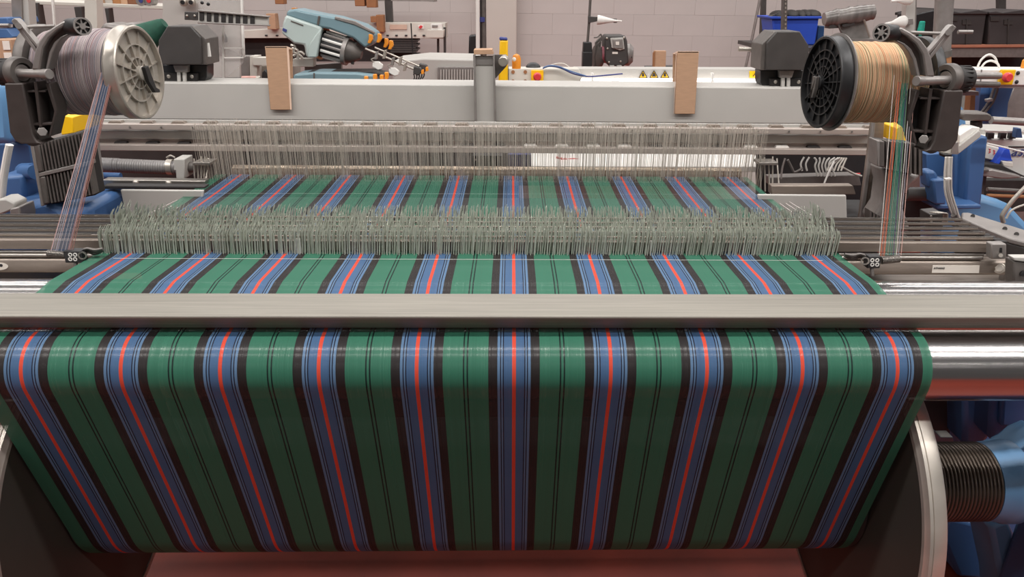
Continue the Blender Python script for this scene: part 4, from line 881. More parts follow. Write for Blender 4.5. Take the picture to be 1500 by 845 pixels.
for x in (893, 904): pt('foot_block', [(x, 96), (x+7, 96), (x+7, 107), (x, 107)], MY-.02, .05, M_grey, t)
ptb('bent_wire', [(870, 55), (876, 54), (880, 50), (881, 58), (876, 64)], MY+.02, 1, M_gun, t); pt('arm', [(872, 62), (880, 54), (881, 62), (876, 100), (870, 100)], MY+.06, .03, M_gun, t); pt('side_peg', [(920, 82), (926, 82), (926, 85), (920, 85)], MY+.03, .03, M_black, t)
t = th('far_cardboard', 'small brown cardboard piece standing on a dark bar left of the right cardboard sleeve', 'cardboard', 967, 100, 3.9)
pt('panel', [(959, 74.5), (976, 74.5), (975, 100), (957, 100)], 3.9, .03, M_card, t); pt('side_edge', [(957.5, 78), (960, 74.5), (959, 100), (957, 100)], 3.895, .03, M_wood, t, 0); pt('dark_bar', [(946, 97.5), (988, 96.5), (988, 101), (946, 101.5)], 3.95, .05, M_dark, t)

# ------------------------------------------------------------------ right background
RW = 7.4
t = th('leaning_bars', 'two dark bars leaning on the brick wall left of the blue bin', 'bar', 1105, 120, 8.0)
ptb('bar', [(1114, -6), (1103, 50), (1091, 104)], 8.0, 2.2, M_lgun, t); pt('upright', [(1117, -10), (1123, -10), (1121, 108), (1112, 108)], 8.1, .06, M_dark, t)
one('brown_board', MB().ppoly([(1113, 78), (1119, 78), (1119, 370), (1111, 370)], 6.5, .04), M_card, 'narrow brown board edge left of the right drive housing', 'board')
t = th('slotted_upright', 'grey perforated rack upright in front of the blue bin', 'post', 1150, 110, 6.2)
pt('upright', [(1148, -20), (1154, -20), (1152, 110), (1145, 110)], 6.2, .05, M_gun, t)
for k in range(9): pt('hole', [(1150, -8+k*6), (1152, -8+k*6), (1151.8, -5+k*6), (1149.8, -5+k*6)], 6.195, .006, M_flange, t, 0)
t = th('blue_bin', 'bright blue storage bin filled with dark yarn behind the right drive housing', 'bin', 1166, 60, 6.4)
pt('bin_body', [(1131, 27), (1200, 26), (1194, 66), (1135, 66)], 6.4, .3, M_bin, t, .01); pt('bin_rim', [(1128, 24.5), (1204, 24), (1204, 27.5), (1129, 28)], 6.37, .36, M_bin, t, .004); pt('rim_tip', [(1128, 25), (1142, 17), (1142, 26)], 6.42, .1, M_dark, t)
sh = th('bin_shelf', 'dark shelf under the blue bin and the dark crate', 'shelf', 1240, 120, 6.3)
zz = at(1170, 66, 6.4).z
obj('board', MB().span((at(1120, 66, 6.2).x, 6.1, zz-.03), (at(1374, 66, 6.2).x, 6.95, zz)), M_dark, sh)
for x in (1124, 1366): obj('upright', MB().span((at(x, 66, 6.9).x-.02, 6.9, 0), (at(x, 66, 6.9).x+.02, 6.95, zz)), M_dark, sh)
rnd = random.Random(3)
for k, (x, w_) in enumerate(((1140, 12), (1158, 11), (1170, 9), (1188, 13), (1178, 8))): one('yarn_ball', MB().ball(at(x, 24-rnd.uniform(0, 3), 6.5), (w_*mpp(x, 24, 6.5), .12, 8*mpp(x, 24, 6.5))), M_shade, ('first dark yarn lump from the left in the blue bin', 'dark yarn lump second from the left in the blue bin', 'dark yarn lump in the middle of the blue bin', 'largest dark yarn lump, at the right end of the blue bin', 'dark yarn lump second from the right in the blue bin')[k], 'yarn', 'dark yarn lumps in the blue bin')
one('small_bin', MB().ppoly([(1199, 38), (1208, 38), (1206, 66), (1196, 66)], 6.5, .2), mat('deep_blue_bin', (28, 66, 110), .5), 'small deep blue bin edge right of the bright blue bin', 'bin', bevel=.005)
t = th('wrapped_roll', 'tilted cloth roll in smoky plastic wrap above the right spool', 'roll', 1245, 56, 5.0)
a = at(1207, 28, 5.0); b = at(1281, 17, 5.0); L = (b-a).length; u = mpp(1245, 24, 5.0)
pr = [(0, 0), (0, 9*u)]
for k in range(1, 12): pr.append((L*k/12, (11.5+rnd.uniform(-1.2, 1.2))*u))
obj('roll_body', MB().lathe(pr+[(L*.97, 11*u), (L, 7*u), (L, 0)], a, b-a, 18), mat('smoky_wrap', (120, 114, 110), .25, .1, .35, 9, .5, (3, 1, 1)), t, sharp=30)
pt('dark_block', [(1215, 37), (1231, 34), (1231, 41), (1215, 42)], 4.98, .08, M_dark, t); pt('dark_block', [(1234, 36), (1252, 32), (1252, 37), (1234, 40)], 4.98, .08, M_dark, t)
pt('grey_board', [(1231, 38), (1265, 30), (1275, 58), (1236, 58)], 5.02, .03, M_lgun, t)
ptb('leg', [(1263, 22), (1266, 30), (1274, 54)], 4.97, 1.6, M_flange, t); ptb('leg', [(1228, 36), (1232, 46), (1240, 58)], 4.97, 1.4, M_gun, t); pt('bright_clip', [(1261, 20), (1266, 19), (1268, 27), (1262, 28)], 4.96, .02, M_white, t)
one('roll_stand', MB().span((at(1228, 58, 5).x, 4.95, 0), (at(1278, 58, 5).x, 5.15, at(1250, 56.5, 5).z)), M_lgun, 'grey stand hidden behind the right spool under the wrapped roll', 'stand')
t = th('cone_holder_post', 'pale post with white yarn cones between right spool and dark crates', 'stand', 1330, 60, 4.0)
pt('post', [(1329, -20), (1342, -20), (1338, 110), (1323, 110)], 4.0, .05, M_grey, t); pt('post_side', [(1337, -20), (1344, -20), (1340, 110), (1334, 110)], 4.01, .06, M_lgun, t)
def wcone(x, y, s): 
    u = mpp(x, y, 3.95); obj('cone', MB().lathe([(0, 0), (.002, 6.5*u), (.012, 8.5*u), (.03, 8*u), (.075, 2.4*u), (.11, 1.6*u), (.11, 0)], at(x, y, 3.95), (-1, -.1, -.12), 20), M_white, t)
wcone(1327, 31, 1); wcone(1336, -2, 1); pt('cone_arm', [(1326, 28), (1338, 27), (1338, 36), (1326, 36)], 3.97, .03, M_lgun, t)
t = th('dark_crate', 'dark green-black crate with an aqua yarn cone in front, near the round post', 'crate', 1356, 50, 6.6)
pt('crate_body', [(1339, 21), (1372, 14), (1372, 66), (1339, 66)], 6.5, .3, M_black, t, .01); pt('crate_rim', [(1338, 20), (1373, 12), (1373, 16), (1338, 24)], 6.58, .33, M_shade, t, .004)
t = th('yarn_cone', 'aqua yarn cone in front of the dark crate', 'yarn cone', 1350, 50, 6.2); u = mpp(1350, 40, 6.2)
obj('yarn', MB().lathe([(0, 0), (0, 5*u), (15*u, 4*u), (16*u, 3*u), (16*u, 0)], at(1348, 48, 6.2), (0, 0, 1), 20).cyl(at(1348, 66, 6.2), at(1348, 48, 6.2), 2*u, 12), M_aqua, t)
t = th('rack_shelf', 'grey shelf beam with an orange board edge at right under the dark crates', 'shelf', 1440, 100, RW-.6)
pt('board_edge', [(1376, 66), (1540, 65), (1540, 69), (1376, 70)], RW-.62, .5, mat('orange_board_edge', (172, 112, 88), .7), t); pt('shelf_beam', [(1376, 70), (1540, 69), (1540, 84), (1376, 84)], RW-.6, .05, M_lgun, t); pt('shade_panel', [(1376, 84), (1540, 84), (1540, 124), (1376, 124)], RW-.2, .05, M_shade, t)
one('rack_upright', MB().ppoly([(1463, -20), (1474, -20), (1473, 130), (1464, 130)], RW+.05, .05), M_dark, 'dark rack upright behind the charcoal crates', 'post')
M_crate = mat('charcoal_crate', (62, 57, 57), .6, 0, .08, 8)
for k, (x0, x1, s) in enumerate(((1388, 1446, 'left of the two charcoal crates on the right shelf'), (1449, 1510, 'right of the two charcoal crates on the right shelf, cut by the picture edge'))):
    t = th('charcoal_crate', s, 'crate', (x0+x1)/2, 66, RW-.5, group='charcoal crates on the right shelf')
    pt('crate_body', [(x0+1, 18), (x1, 16), (x1-7+k*4, 66), (x0+4-k*6, 66)], RW-.6, .4, M_crate, t, .012)
    pt('crate_rim', [(x0, 17), (x0+10, 16), (x0+20, 18), (x1-12, 14), (x1+1, 17), (x1+1, 21), (x0, 21)], RW-.62, .44, M_crate, t, .006)
    pt('front_rib', [(x0+28, 28), (x0+29.5, 28), (x0+29, 65), (x0+27, 65)], RW-.615, .02, M_dark, t, 0)
    for q in ((x0+22, 29), (x0+2, 24)): pt('latch_recess', [(q[0], q[1]), (q[0]+13, q[1]), (q[0]+13, q[1]+7), (q[0], q[1]+7)], RW-.61, .02, M_dark, t, 0)
t = th('round_post', 'stout round grey post standing behind the right spool holder', 'post', 1380, 105, 2.9)
obj('tube', MB().cyl(at(1379, 76, 2.9), at(1385, -30, 2.9), 12.5*mpp(1380, 40, 2.9), 28), M_lgun, t); obj('base_collar', MB().cyl(at(1375, 84, 2.9), at(1375, 75, 2.9), 17*mpp(1380, 80, 2.9), 28), M_gun, t); obj('base', MB().cyl(at(1376, 110, 2.9), at(1376, 84, 2.9), 15.5*mpp(1380, 90, 2.9), 28), M_wood, t)
t = th('valve_block', 'small pale valve block between the holder arm and the round post', 'valve', 1365, 70, 2.75); pt('block', [(1349, 57), (1364, 55), (1370, 66), (1352, 70)], 2.80, .08, M_lgun, t, .006); pt('arm', [(1362, 58), (1380, 58), (1380, 64), (1362, 64)], 2.84, .05, M_lgun, t); ptb('cap', [(1350, 60), (1358, 57), (1364, 58)], 2.74, 2, M_flange, t)

# the pale machine rail with stop button on the right
QY = 2.75
t = th('right_machine_rail', 'white machine rail with a stop button at the right edge', 'machine rail', 1450, 126, QY)
pt('rail_face', [(1397, 101), (1540, 102), (1540, 126), (1397, 124)], QY, .1, M_white, t, .004); pt('joint_line', [(1437.5, 102), (1439, 102), (1437, 124), (1435.5, 124)], QY-.002, .004, M_lgun, t, 0); pt('under_edge', [(1397, 124), (1540, 126), (1540, 130), (1397, 128)], QY+.01, .09, M_grey, t)
estop(t, 1474, 113, QY-.012, mpp(1474, 113, QY)*1.2)
for q in ((1491, 107), (1489, 120)): obj('panel_bolt', MB().ball(at(*q, QY), .007), M_ink, t)
obj('orange_lamp', MB().lathe([(0, 0), (0, 6*mpp(1500, 90, QY)), (.03, 6*mpp(1500, 90, QY)), (.045, 0)], at(1501, 101, QY+.05), (0, 0, 1), 20), M_orange, t)
t = th('white_cable', 'two white cable loops standing above the right machine rail', 'cable', 1445, 101, QY+.1)
ptb('cable', [(1431, 101), (1437, 88), (1448, 80), (1457, 84), (1461, 93)], QY+.06, 1.6, M_white, t); ptb('cable', [(1436, 101), (1443, 92), (1452, 89), (1461, 93), (1464, 100)], QY+.05, 1.6, M_white, t)
t = th('blue_stand', 'blue machine stand under the right machine rail', 'frame', 1460, 180, 2.95)
pt('left_cheek', [(1437, 128), (1452, 128), (1452, 180), (1432, 180)], 2.93, .05, M_blue, t); pt('right_cheek', [(1457, 126), (1486, 126), (1478, 150), (1475, 182), (1452, 182)], 2.9, .08, M_blue, t, .006); pt('back_cheek', [(1446, 128), (1460, 128), (1456, 182), (1440, 182)], 2.98, .05, M_lblue, t)
ptb('cable', [(1457, 126), (1450, 146), (1438, 164), (1432, 170)], 2.88, 2.0, M_lgun, t); ptb('cable', [(1462, 126), (1455, 148), (1440, 168)], 2.87, 2.0, M_gun, t); pt('cable_clip', [(1446, 146), (1455, 144), (1455, 148), (1447, 150)], 2.86, .02, M_grey, t)
pt('grey_screen', [(1486, 127), (1540, 126), (1540, 174), (1472, 174), (1476, 152)], 3.0, .04, M_lgun, t); pt('brown_bar', [(1424, 124), (1430, 124), (1428, 166), (1420, 166)], 2.9, .04, M_wood, t); pt('cross_clamp', [(1402, 133), (1434, 134), (1434, 140), (1402, 140)], 2.85, .04, M_lgun, t)
t = th('pale_blue_cover', 'pale blue rounded machine cover right of the right holder arm', 'cover', 1405, 230, 2.6)
pt('cover_body', [(1385, 150), (1400, 142), (1406, 146), (1416, 163), (1420, 200), (1420, 760), (1385, 760)], 2.6, .2, M_lblue, t, .02)
t = th('octagon_knob', 'dark octagonal knob on the tilted white bracket at right', 'knob', 1430, 187, 2.1)
pt('knob_head', [(1410, 167), (1414, 165), (1448, 166), (1453, 169), (1453, 175), (1448, 178), (1414, 177), (1410, 174)], 2.08, .06, M_gun, t, .004); obj('knob_stem', MB().cyl(at(1430, 187, 2.11), at(1430, 177, 2.11), 8*mpp(1430, 180, 2.1), 20), M_dark, t)
obj('round_bar', MB().cyl(at(1452, 176, 2.2), at(1540, 181, 2.2), 5.5*mpp(1460, 178, 2.2), 20), M_lgun, th('round_bar', 'smooth grey round bar running off the right edge behind the knob', 'bar', 1500, 184, 2.2))
t = th('tilted_bracket', 'white tilted flat bracket with a clamp below the octagonal knob', 'bracket', 1410, 226, 2.05)
pt('upper_face', [(1404, 207), (1406, 198), (1424, 186), (1436, 187), (1434, 192), (1408, 214)], 2.05, .05, M_white, t, .002); pt('lower_face', [(1402, 216), (1434, 191), (1437, 194), (1437, 200), (1404, 226)], 2.04, .05, M_grey, t, .002)
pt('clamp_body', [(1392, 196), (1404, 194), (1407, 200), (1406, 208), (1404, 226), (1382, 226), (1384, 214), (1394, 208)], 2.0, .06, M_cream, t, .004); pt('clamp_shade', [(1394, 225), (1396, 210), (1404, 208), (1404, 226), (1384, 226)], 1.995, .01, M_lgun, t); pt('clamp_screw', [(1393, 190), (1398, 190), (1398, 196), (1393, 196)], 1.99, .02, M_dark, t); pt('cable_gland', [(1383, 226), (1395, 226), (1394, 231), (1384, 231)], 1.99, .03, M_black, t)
for k in range(4): ptb('cable', [(1386+k*2.6, 230), (1384+k*3, 256), (1385+k*3, 282), (1392+k*3, 306), (1400+k*2, 322)], 1.98-.012*k, 1.8, M_grey if k % 2 else M_white, t)
pt('cable_tie', [(1385, 262), (1394, 261), (1394, 263), (1385, 264)], 1.93, .01, M_white, t, 0); ptb('cable_sleeve', [(1398, 314), (1402, 320), (1408, 326)], 1.96, 5.5, M_gun, t)
t = th('blue_pillar', 'tall blue cast pillar beside the white machine at right', 'pillar', 1420, 310, 2.3)
pt('front_web', [(1400, 226), (1424, 206), (1421, 306), (1398, 304)], 2.3, .06, M_blue, t, .006); pt('side_web', [(1420, 210), (1436, 199), (1448, 200), (1437, 306), (1412, 306)], 2.26, .1, M_blue, t, .008); pt('left_wing', [(1357, 226), (1400, 224), (1398, 258), (1358, 258)], 2.4, .05, M_blue, t); pt('lug', [(1357, 252), (1370, 250), (1375, 258), (1372, 274), (1360, 276)], 2.2, .05, M_blue, t, .008); pt('lower_block', [(1367, 264), (1385, 262), (1386, 300), (1370, 300)], 2.18, .06, M_blue, t, .006); pt('foot', [(1370, 300), (1438, 300), (1437, 306), (1372, 307)], 2.2, .16, M_blue, t, .004)
obj('cross_shaft', MB().cyl(at(1326, 284, 2.25), at(1370, 284, 2.25), 10*mpp(1350, 284, 2.25), 20), M_dark, t)
t = th('cast_pedestal', 'pale blue cast base spreading under the white machine at right', 'machine base', 1460, 350, 2.3)
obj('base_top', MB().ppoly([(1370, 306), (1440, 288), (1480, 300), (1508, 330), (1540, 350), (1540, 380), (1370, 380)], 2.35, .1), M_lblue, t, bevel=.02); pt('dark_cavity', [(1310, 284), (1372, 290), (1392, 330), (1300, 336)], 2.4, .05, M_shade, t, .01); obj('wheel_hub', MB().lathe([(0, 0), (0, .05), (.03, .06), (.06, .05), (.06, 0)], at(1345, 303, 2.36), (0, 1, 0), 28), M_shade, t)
t = th('white_machine', 'white machine body with large navy lettering at the right edge', 'machine', 1480, 262, 3.2)
pt('body', [(1436, 203), (1560, 203), (1560, 266), (1440, 266)], 3.2, .4, M_white, t, .01); pt('top_tray', [(1440, 190), (1560, 190), (1560, 203), (1440, 203)], 3.3, .3, M_grey, t)
for x in (1448, 1466, 1480): pt('dark_window', [(x, 195), (x+9, 195), (x+8, 203), (x-1, 203)], 3.19, .02, M_ink, t, 0)
pt('blue_strip', [(1478, 214.5), (1510, 214.5), (1510, 216), (1478, 216)], 3.195, .01, M_ink, t, 0); pt('top_bar', [(1446, 191), (1500, 192), (1500, 195), (1446, 194)], 3.15, .02, M_white, t); pt('blue_tap', [(1490, 188), (1496, 188), (1498, 202), (1488, 202)], 3.12, .03, M_blue, t)
q = at(1480, 228.5, 3.194); text('lettering', 'ass', M_navy, t, q, (1, 0, 0), (0, 0, 1), .066, .001, 'LEFT', .25)
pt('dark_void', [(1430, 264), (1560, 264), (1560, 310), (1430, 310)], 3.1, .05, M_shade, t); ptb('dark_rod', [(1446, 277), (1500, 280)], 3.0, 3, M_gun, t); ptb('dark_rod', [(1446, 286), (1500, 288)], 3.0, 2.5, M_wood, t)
t = th('sensor_arm', 'sloping pale sensor box with a bright blue clip at right', 'sensor', 1470, 262, 2.75)
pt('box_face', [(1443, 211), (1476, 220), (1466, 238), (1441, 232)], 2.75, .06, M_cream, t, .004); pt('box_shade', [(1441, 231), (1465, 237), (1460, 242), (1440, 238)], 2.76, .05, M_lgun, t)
for x, y in ((1450, 220), (1456.5, 222)): ptb('red_mark', [(x-1.4, y-2), (x+1.2, y-1), (x-.6, y+1), (x+1.2, y+2.5), (x-1.6, y+4)], 2.748, .5, M_red, t, 5, 3)
pt('blue_clip', [(1458, 241), (1464, 230), (1471, 219), (1475, 217), (1479, 219), (1482, 233), (1484, 236), (1467, 235), (1463, 243)], 2.72, .04, M_bin, t, .002); pt('cream_tab', [(1468, 236), (1484, 238), (1484, 245), (1470, 243)], 2.71, .03, M_cream, t); ptb('thin_rod', [(1446, 210), (1476, 217), (1504, 224)], 2.7, 1.2, M_white, t)
pt('dark_bracket', [(1438, 240), (1466, 241), (1484, 250), (1502, 258), (1502, 260), (1478, 254), (1440, 247)], 2.7, .05, M_shade, t); pt('grey_arm', [(1438, 250), (1454, 248), (1494, 257), (1498, 260), (1478, 262), (1468, 262), (1438, 258)], 2.66, .06, M_lgun, t, .005); pt('arm_nut', [(1440, 248), (1449, 248), (1449, 252), (1440, 252)], 2.65, .03, M_gun, t); pt('post', [(1437, 256), (1446, 258), (1440, 292), (1434, 292)], 2.7, .04, M_dark, t)
t = th('junction_box', 'dark box with a flat grey lid at the right edge beyond the rails', 'box', 1460, 388, 1.6)
LZ = 1.05
pl_ = [atz(1409, 311, LZ), atz(1419, 311, LZ), atz(1500, 336, LZ), atz(1540, 350, LZ), atz(1540, 364, LZ), atz(1480, 349, LZ), atz(1409, 320, LZ)]
obj('lid', MB().prism(pl_, (0, 0, -.012)), M_lgun, t, bevel=.003); ct = sum((Vector(p) for p in pl_), Vector())/len(pl_)
obj('box_body', MB().prism([Vector(p)*.97+ct*.03+Vector((0, 0, -.012)) for p in pl_], (0, 0, -.085)), M_dark, t, bevel=.003)
for x, y in ((1425, 316.5), (1472, 335), (1489, 343)): obj('lid_screw', MB().cyl(atz(x, y, LZ+.002), atz(x, y, LZ-.003), .005, 12), M_dark, t)
a = atz(1431, 329.5, LZ-.02)
pt('paper_label', [(1432, 330), (1450, 336.5), (1449, 343), (1430.5, 336)], a.y-.012, .004, M_paper, t, 0, label='small white label')
t = th('hex_key_handle', 'shiny bent metal handle standing on the grey lid at right', 'handle', 1469, 326, 1.68)
ptb('bent_rod', [(1470, 326), (1468, 318), (1470, 312), (1484, 293), (1502, 274), (1515, 260)], 1.68, 3.2, M_flange, t, 10); ptb('cable', [(1474, 320), (1482, 308), (1500, 300), (1520, 296)], 1.70, 1.5, M_cream, t)
t = th('terminal_clip', 'dark terminal block with four bright wire loops behind the right rail ends', 'terminal', 1372, 332, 1.75)
pt('block', [(1362, 314), (1382, 312), (1382, 336), (1362, 336)], 1.75, .05, M_dark, t, .002)
for k in range(4): ptb('wire_loop', [(1362+k*3.4, 311+k*.4), (1378+k*2.6, 311+k*.5), (1382+k*2, 316), (1380+k*2.3, 330)], 1.74-.004*k, 1.1, M_flange, t)
for y in (317, 324): obj('screw', MB().ball(at(1364, y, 1.746), .003), M_flange, t)
t = th('end_casting', 'small pale-topped dark casting at the right edge below the junction box', 'casting', 1495, 420, 1.30)
pt('top_plate', [(1484, 377), (1510, 377), (1510, 385), (1486, 382)], 1.36, .02, M_grey, t); pt('body', [(1485, 382), (1512, 386), (1512, 422), (1484, 418)], 1.362, .03, M_gun, t, .004); obj('bore', MB().lathe([(0, 0), (0, .006), (.004, .006), (.004, 0)], at(1499, 401, 1.359), (0, 1, 0), 14), M_black, t); pt('back_plate', [(1474, 382), (1486, 384), (1484, 418), (1470, 418)], 1.45, .02, M_lgun, t)
# heat sinks
def sink(label, quad, Y, n, bands, t=None):
    t = th('motor_heatsink', label, 'heat sink', (quad[0][0]+quad[1][0])/2, quad[2][1], Y)
    A, B, C, D = [Vector((*q, 0)) for q in quad]           # tl, tr, br, bl
    pt('back_plate', quad, Y+.006, .05, M_shade, t, .003)
    def bi(u, v): p = (A*(1-u)+B*u)*(1-v)+(D*(1-u)+C*u)*v; return (p.x, p.y)
    for v0, v1 in bands:
        for k in range(n):
            u0 = .16+.84*(k+.15)/n; u1 = .16+.84*(k+.6)/n
            pt('fin', [bi(u0, v0), bi(u1, v0), bi(u1, v1), bi(u0, v1)], Y-.012, .025, M_gun, t, 0)
        pt('cheek', [bi(.0, v0), bi(.14, v0), bi(.14, v1), bi(0, v1)], Y-.014, .03, M_gun, t, .003)
    if len(bands) > 1: pt('mid_bar', [bi(0, bands[0][1]+.01), bi(1, bands[0][1]+.01), bi(1, bands[1][0]-.01), bi(0, bands[1][0]-.01)], Y-.014, .03, M_lgun, t, .001)
    pt('edge_frame', [bi(-.03, 0), bi(.03, 0), bi(.03, 1), bi(-.03, 1)], Y-.016, .05, M_lgun, t, .002)
    return t
sink('tilted ribbed dark grey motor housing below the left spool', [(46, 212), (122, 192), (140, 286), (62, 302)], 1.80, 13, ((.02, .46), (.54, .98)))
sink('ribbed dark grey motor housing below the right spool', [(1287, 206), (1352, 212), (1352, 258), (1287, 244)], 1.85, 8, ((0, 1),))
t = th('curved_casting', 'brown-grey curved casting below the right ribbed housing', 'casting', 1310, 332, 1.9)
pt('casting_body', [(1291, 244), (1352, 256), (1340, 270), (1328, 284), (1324, 304), (1332, 326), (1336, 340), (1290, 340), (1278, 322), (1292, 300), (1296, 270)], 1.9, .08, M_lgun, t, .012)
for k in range(7): pt('lower_fin', [(1274+k*5, 308+k*3), (1277+k*5, 310+k*3), (1277+k*5, 338), (1274+k*5, 338)], 1.86, .03, M_gun, t, 0)
for x0, y0, x1, y1, lb in ((84, 168, 108, 198, 'small yellow plate behind the left spool holder'), (1314, 176, 1334, 212, 'small yellow plate behind the yarns of the right spool')):
    one('yellow_plate', MB().ppoly([(x0+2, y0), (x1-2, y0+4), (x1, y1-3), (x0+6, y1)] if x0 < 500 else [(x0, y0+12), (x1, y0), (x1-2, y1), (x0-2, y1-4)], 1.95, .14), M_yellow, lb, 'plate', bevel=.002)
one('white_plate', MB().ppoly([(60, 166), (90, 172), (96, 206), (60, 212)], 2.12, .02), M_cream, 'pale sheet behind the left yellow plate', 'plate')
# ------------------------------------------------------------------ hose and pieces left of the harness
t = th('corrugated_hose', 'grey corrugated hose with a pale clamp left of the heddles', 'hose', 210, 262, 2.15)
HY = 2.12; u = mpp(200, 245, HY); a = at(144, 241, HY); b = at(262, 246, HY); pr = []; L = (b-a).length
for k in range(34):
    q = k/34; r = (10.2 if q > .25 else 10.6)*u
    for e, f_ in ((0, -1.0), (.3, 0), (.7, 0), (.95, -1.0)): pr.append(((k+e)/34*L, r+f_*u*(1 if q > .2 else .3)))
obj('hose_tube', MB().lathe(pr, a, b-a, 28), M_hose, t, sharp=60)
obj('hose_end', MB().cyl(at(258, 244, HY), at(286, 245, HY), 8*u, 24), M_gun, t); pt('pale_clamp', [(254, 233), (270, 233), (271, 262), (258, 262), (257, 250), (254, 250)], HY-.035, .06, M_grey, t, .004); obj('clamp_band', MB().lathe([(0, 10*u), (0, 11.6*u), (8*u, 11.6*u), (8*u, 10*u)], at(246, 244.5, HY), b-a, 24), M_flange, t); ptb('clamp_tail', [(244, 231), (250, 228), (256, 231)], HY-.02, 1.4, M_flange, t)
one('blue_cylinder', MB().cyl(at(142, 257, 2.2), at(177, 258, 2.2), 5*mpp(160, 257, 2.2), 20), M_blue, 'short blue cylinder under the corrugated hose', 'cylinder')
t = th('floor_box', 'dark mechanism between the left slanted post and the grey tray', 'mechanism', 168, 320, 1.95)
pt('body', [(152, 280), (176, 278), (180, 330), (156, 330)], 2.02, .04, M_shade, t); pt('lever', [(152, 292), (166, 296), (172, 312), (158, 318)], 2.0, .02, M_gun, t, .004)

t = th('edge_threads', 'pale threads fanning out from the left edge of the far warp', 'thread', 250, 312, 1.7)
for q in ((290, 281, 232, 312), (284, 281, 222, 311), (296, 281, 246, 313)): obj('strand', MB().tube([at(q[0], q[1], 2.0), at(q[2], q[3], 1.68)], .0007, 5), YC['white'], t)
t = th('edge_threads', 'pale threads fanning out from the right edge of the far warp', 'thread', 1180, 318, 1.7)
for q in ((1128, 283, 1186, 320), (1121, 283, 1174, 320), (1132, 281, 1194, 318)): obj('strand', MB().tube([at(q[0], q[1], 2.0), at(q[2], q[3], 1.68)], .0007, 5), YC['white'], t)
# ------------------------------------------------------------------ what shows behind the heddles
t = th('dark_backing_panel', 'long dark grey panel behind the steel tube and heddles', 'panel', 700, 262, 2.75)  # dark sheets added as backing for the dark machine interior
pt('left_panel', [(140, 214), (760, 214), (760, 300), (140, 300)], 2.8, .03, M_dark, t); pt('right_panel', [(1110, 214), (1300, 214), (1300, 300), (1110, 300)], 2.8, .03, M_shade, t)
t = th('white_tray', 'white tray of the next loom behind the right half of the heddles', 'tray', 950, 250, 2.9)
pt('tray_back', [(740, 205), (1130, 205), (1130, 300), (740, 300)], 3.3, .03, M_white, t); pt('tray_floor', [(740, 243), (1130, 244), (1130, 252), (740, 252)], 2.85, .44, M_white, t)
one('blue_case', MB().ppoly([(744, 226), (778, 226), (778, 246), (744, 246)], 2.72, .1), M_navy, 'navy case behind the heddles just right of the centre', 'case', bevel=.004)
t = th('black_case', 'black case with a bright screw behind the heddles left of the navy case', 'case', 716, 246, 2.72); pt('body', [(692, 228), (736, 228), (736, 246), (692, 246)], 2.7, .06, M_shade, t); obj('screw', MB().ball(at(697, 234, 2.7), .004), M_flange, t)
for x, c, lb in ((867, M_white, 'white yarn cone behind the heddles, first right of the red rag'), (892, M_yellow, 'yellow yarn cone on the tray behind the heddles'), (911, M_orange, 'orange yarn cone on the tray behind the heddles'), (937, M_grey, 'grey yarn cone on the tray behind the heddles')):
    t = th('yarn_cone', lb, 'yarn cone', x, 243, 2.98); u = mpp(x, 240, 2.98); obj('yarn', MB().lathe([(0, 0), (0, 5*u), (7*u, 4*u), (8*u, 2*u), (8*u, 0)], at(x, 242, 2.98), (0, 0, 1), 18), c, t); obj('base', MB().cyl(at(x, 245, 2.98), at(x, 241.5, 2.98), 5.6*u, 18), M_dark, t)
t = th('red_rag', 'red tangled rag hanging behind the heddles right of the navy case', 'rag', 830, 240, 3.0); ptb('fold', [(815, 230), (826, 234), (840, 233), (852, 235)], 2.98, 1.6, M_red, t); ptb('fold', [(822, 231), (825, 237), (828, 232), (831, 241)], 2.97, 1.6, M_red, t)
t = th('cable_loom', 'row of bent pale cables under the right end of the rails', 'cable', 1200, 270, 2.5)
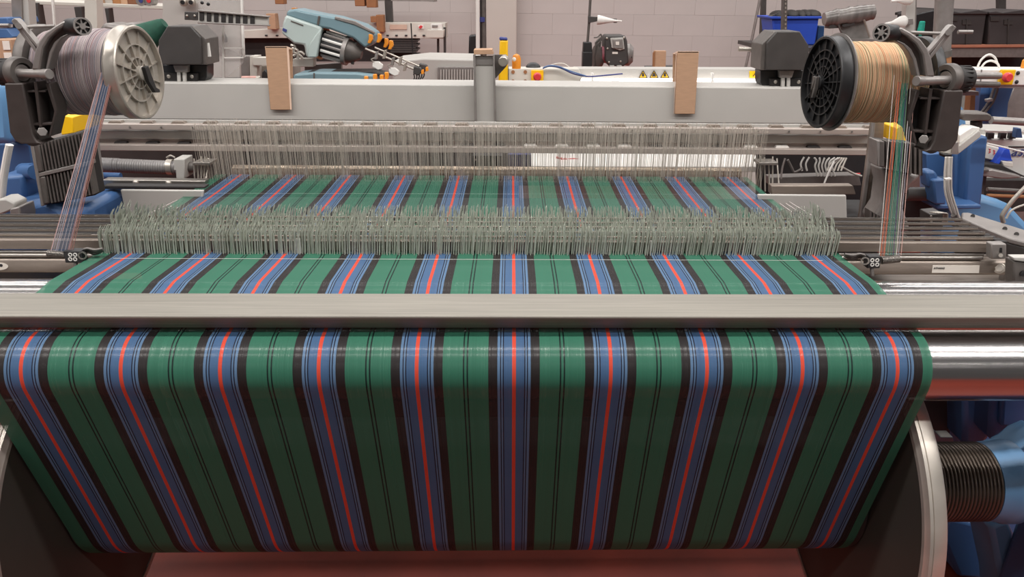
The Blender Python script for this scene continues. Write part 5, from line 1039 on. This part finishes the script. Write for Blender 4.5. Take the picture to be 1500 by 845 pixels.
for k in range(8): ptb('cable', [(1178+k*7.5, 230), (1173+k*7.5, 240), (1175+k*7, 250)] if k < 2 else [(1178+k*7.5, 231), (1186+k*5, 236), (1184+k*5, 244), (1188+k*5, 258)], 2.45-.005*k, 1.4, M_grey, t)
for k in range(5): ptb('cable', [(1212+k*5, 250), (1216+k*5, 240), (1228+k*3, 231)], 2.42, 1.3, M_cream, t)
ptb('loose_end', [(1222, 236), (1214, 252), (1206, 272)], 2.40, 1.4, M_white, t); ptb('red_wire', [(1130, 266), (1170, 258), (1220, 256), (1260, 254)], 2.5, .8, M_red, t)
pt('tray', [(1128, 260), (1258, 256), (1262, 272), (1128, 272)], 2.46, .05, M_gun, t); ptb('side_rod', [(1150, 232), (1146, 246), (1144, 262)], 2.44, 1.5, M_lgun, t); ptb('side_rod', [(1154, 234), (1160, 246), (1164, 252), (1176, 246)], 2.43, 1.8, M_gun, t); ptb('side_rod', [(1232, 244), (1250, 254), (1262, 258)], 2.43, 1.6, M_flange, t)
# cabinets that close the view to either side
t = th('grey_cabinet', 'tall dull grey machine cabinet behind the left spool holder', 'cabinet', 60, 330, 3.4); pt('door_panel', [(-60, 96), (150, 96), (150, 330), (-60, 330)], 3.4, .3, M_lgun, t, .01); pt('plinth', [(-60, 330), (150, 330), (150, 380), (-60, 380)], 3.42, .28, M_shade, t)
t = th('grey_cabinet', 'wide dull grey machine cabinet behind the right spool holder', 'cabinet', 1380, 330, 3.7); pt('door_panel', [(1270, 120), (1620, 128), (1620, 330), (1270, 330)], 3.7, .3, M_lgun, t, .01); pt('plinth', [(1270, 330), (1620, 330), (1620, 360), (1270, 360)], 3.72, .28, M_shade, t); pt('white_band', [(1280, 180), (1340, 182), (1340, 206), (1280, 202)], 3.68, .02, M_white, t)
one('bed_plate', MB().span((-1.3, 1.37, .88), (-.87, 1.5, .975)), M_bar, 'grey metal plate under the left end of the stop rails', 'plate', bevel=.003)
one('bed_plate', MB().span((.72, 1.37, .88), (1.3, 1.5, .975)), M_bar, 'grey metal plate under the right end of the stop rails', 'plate', bevel=.003)
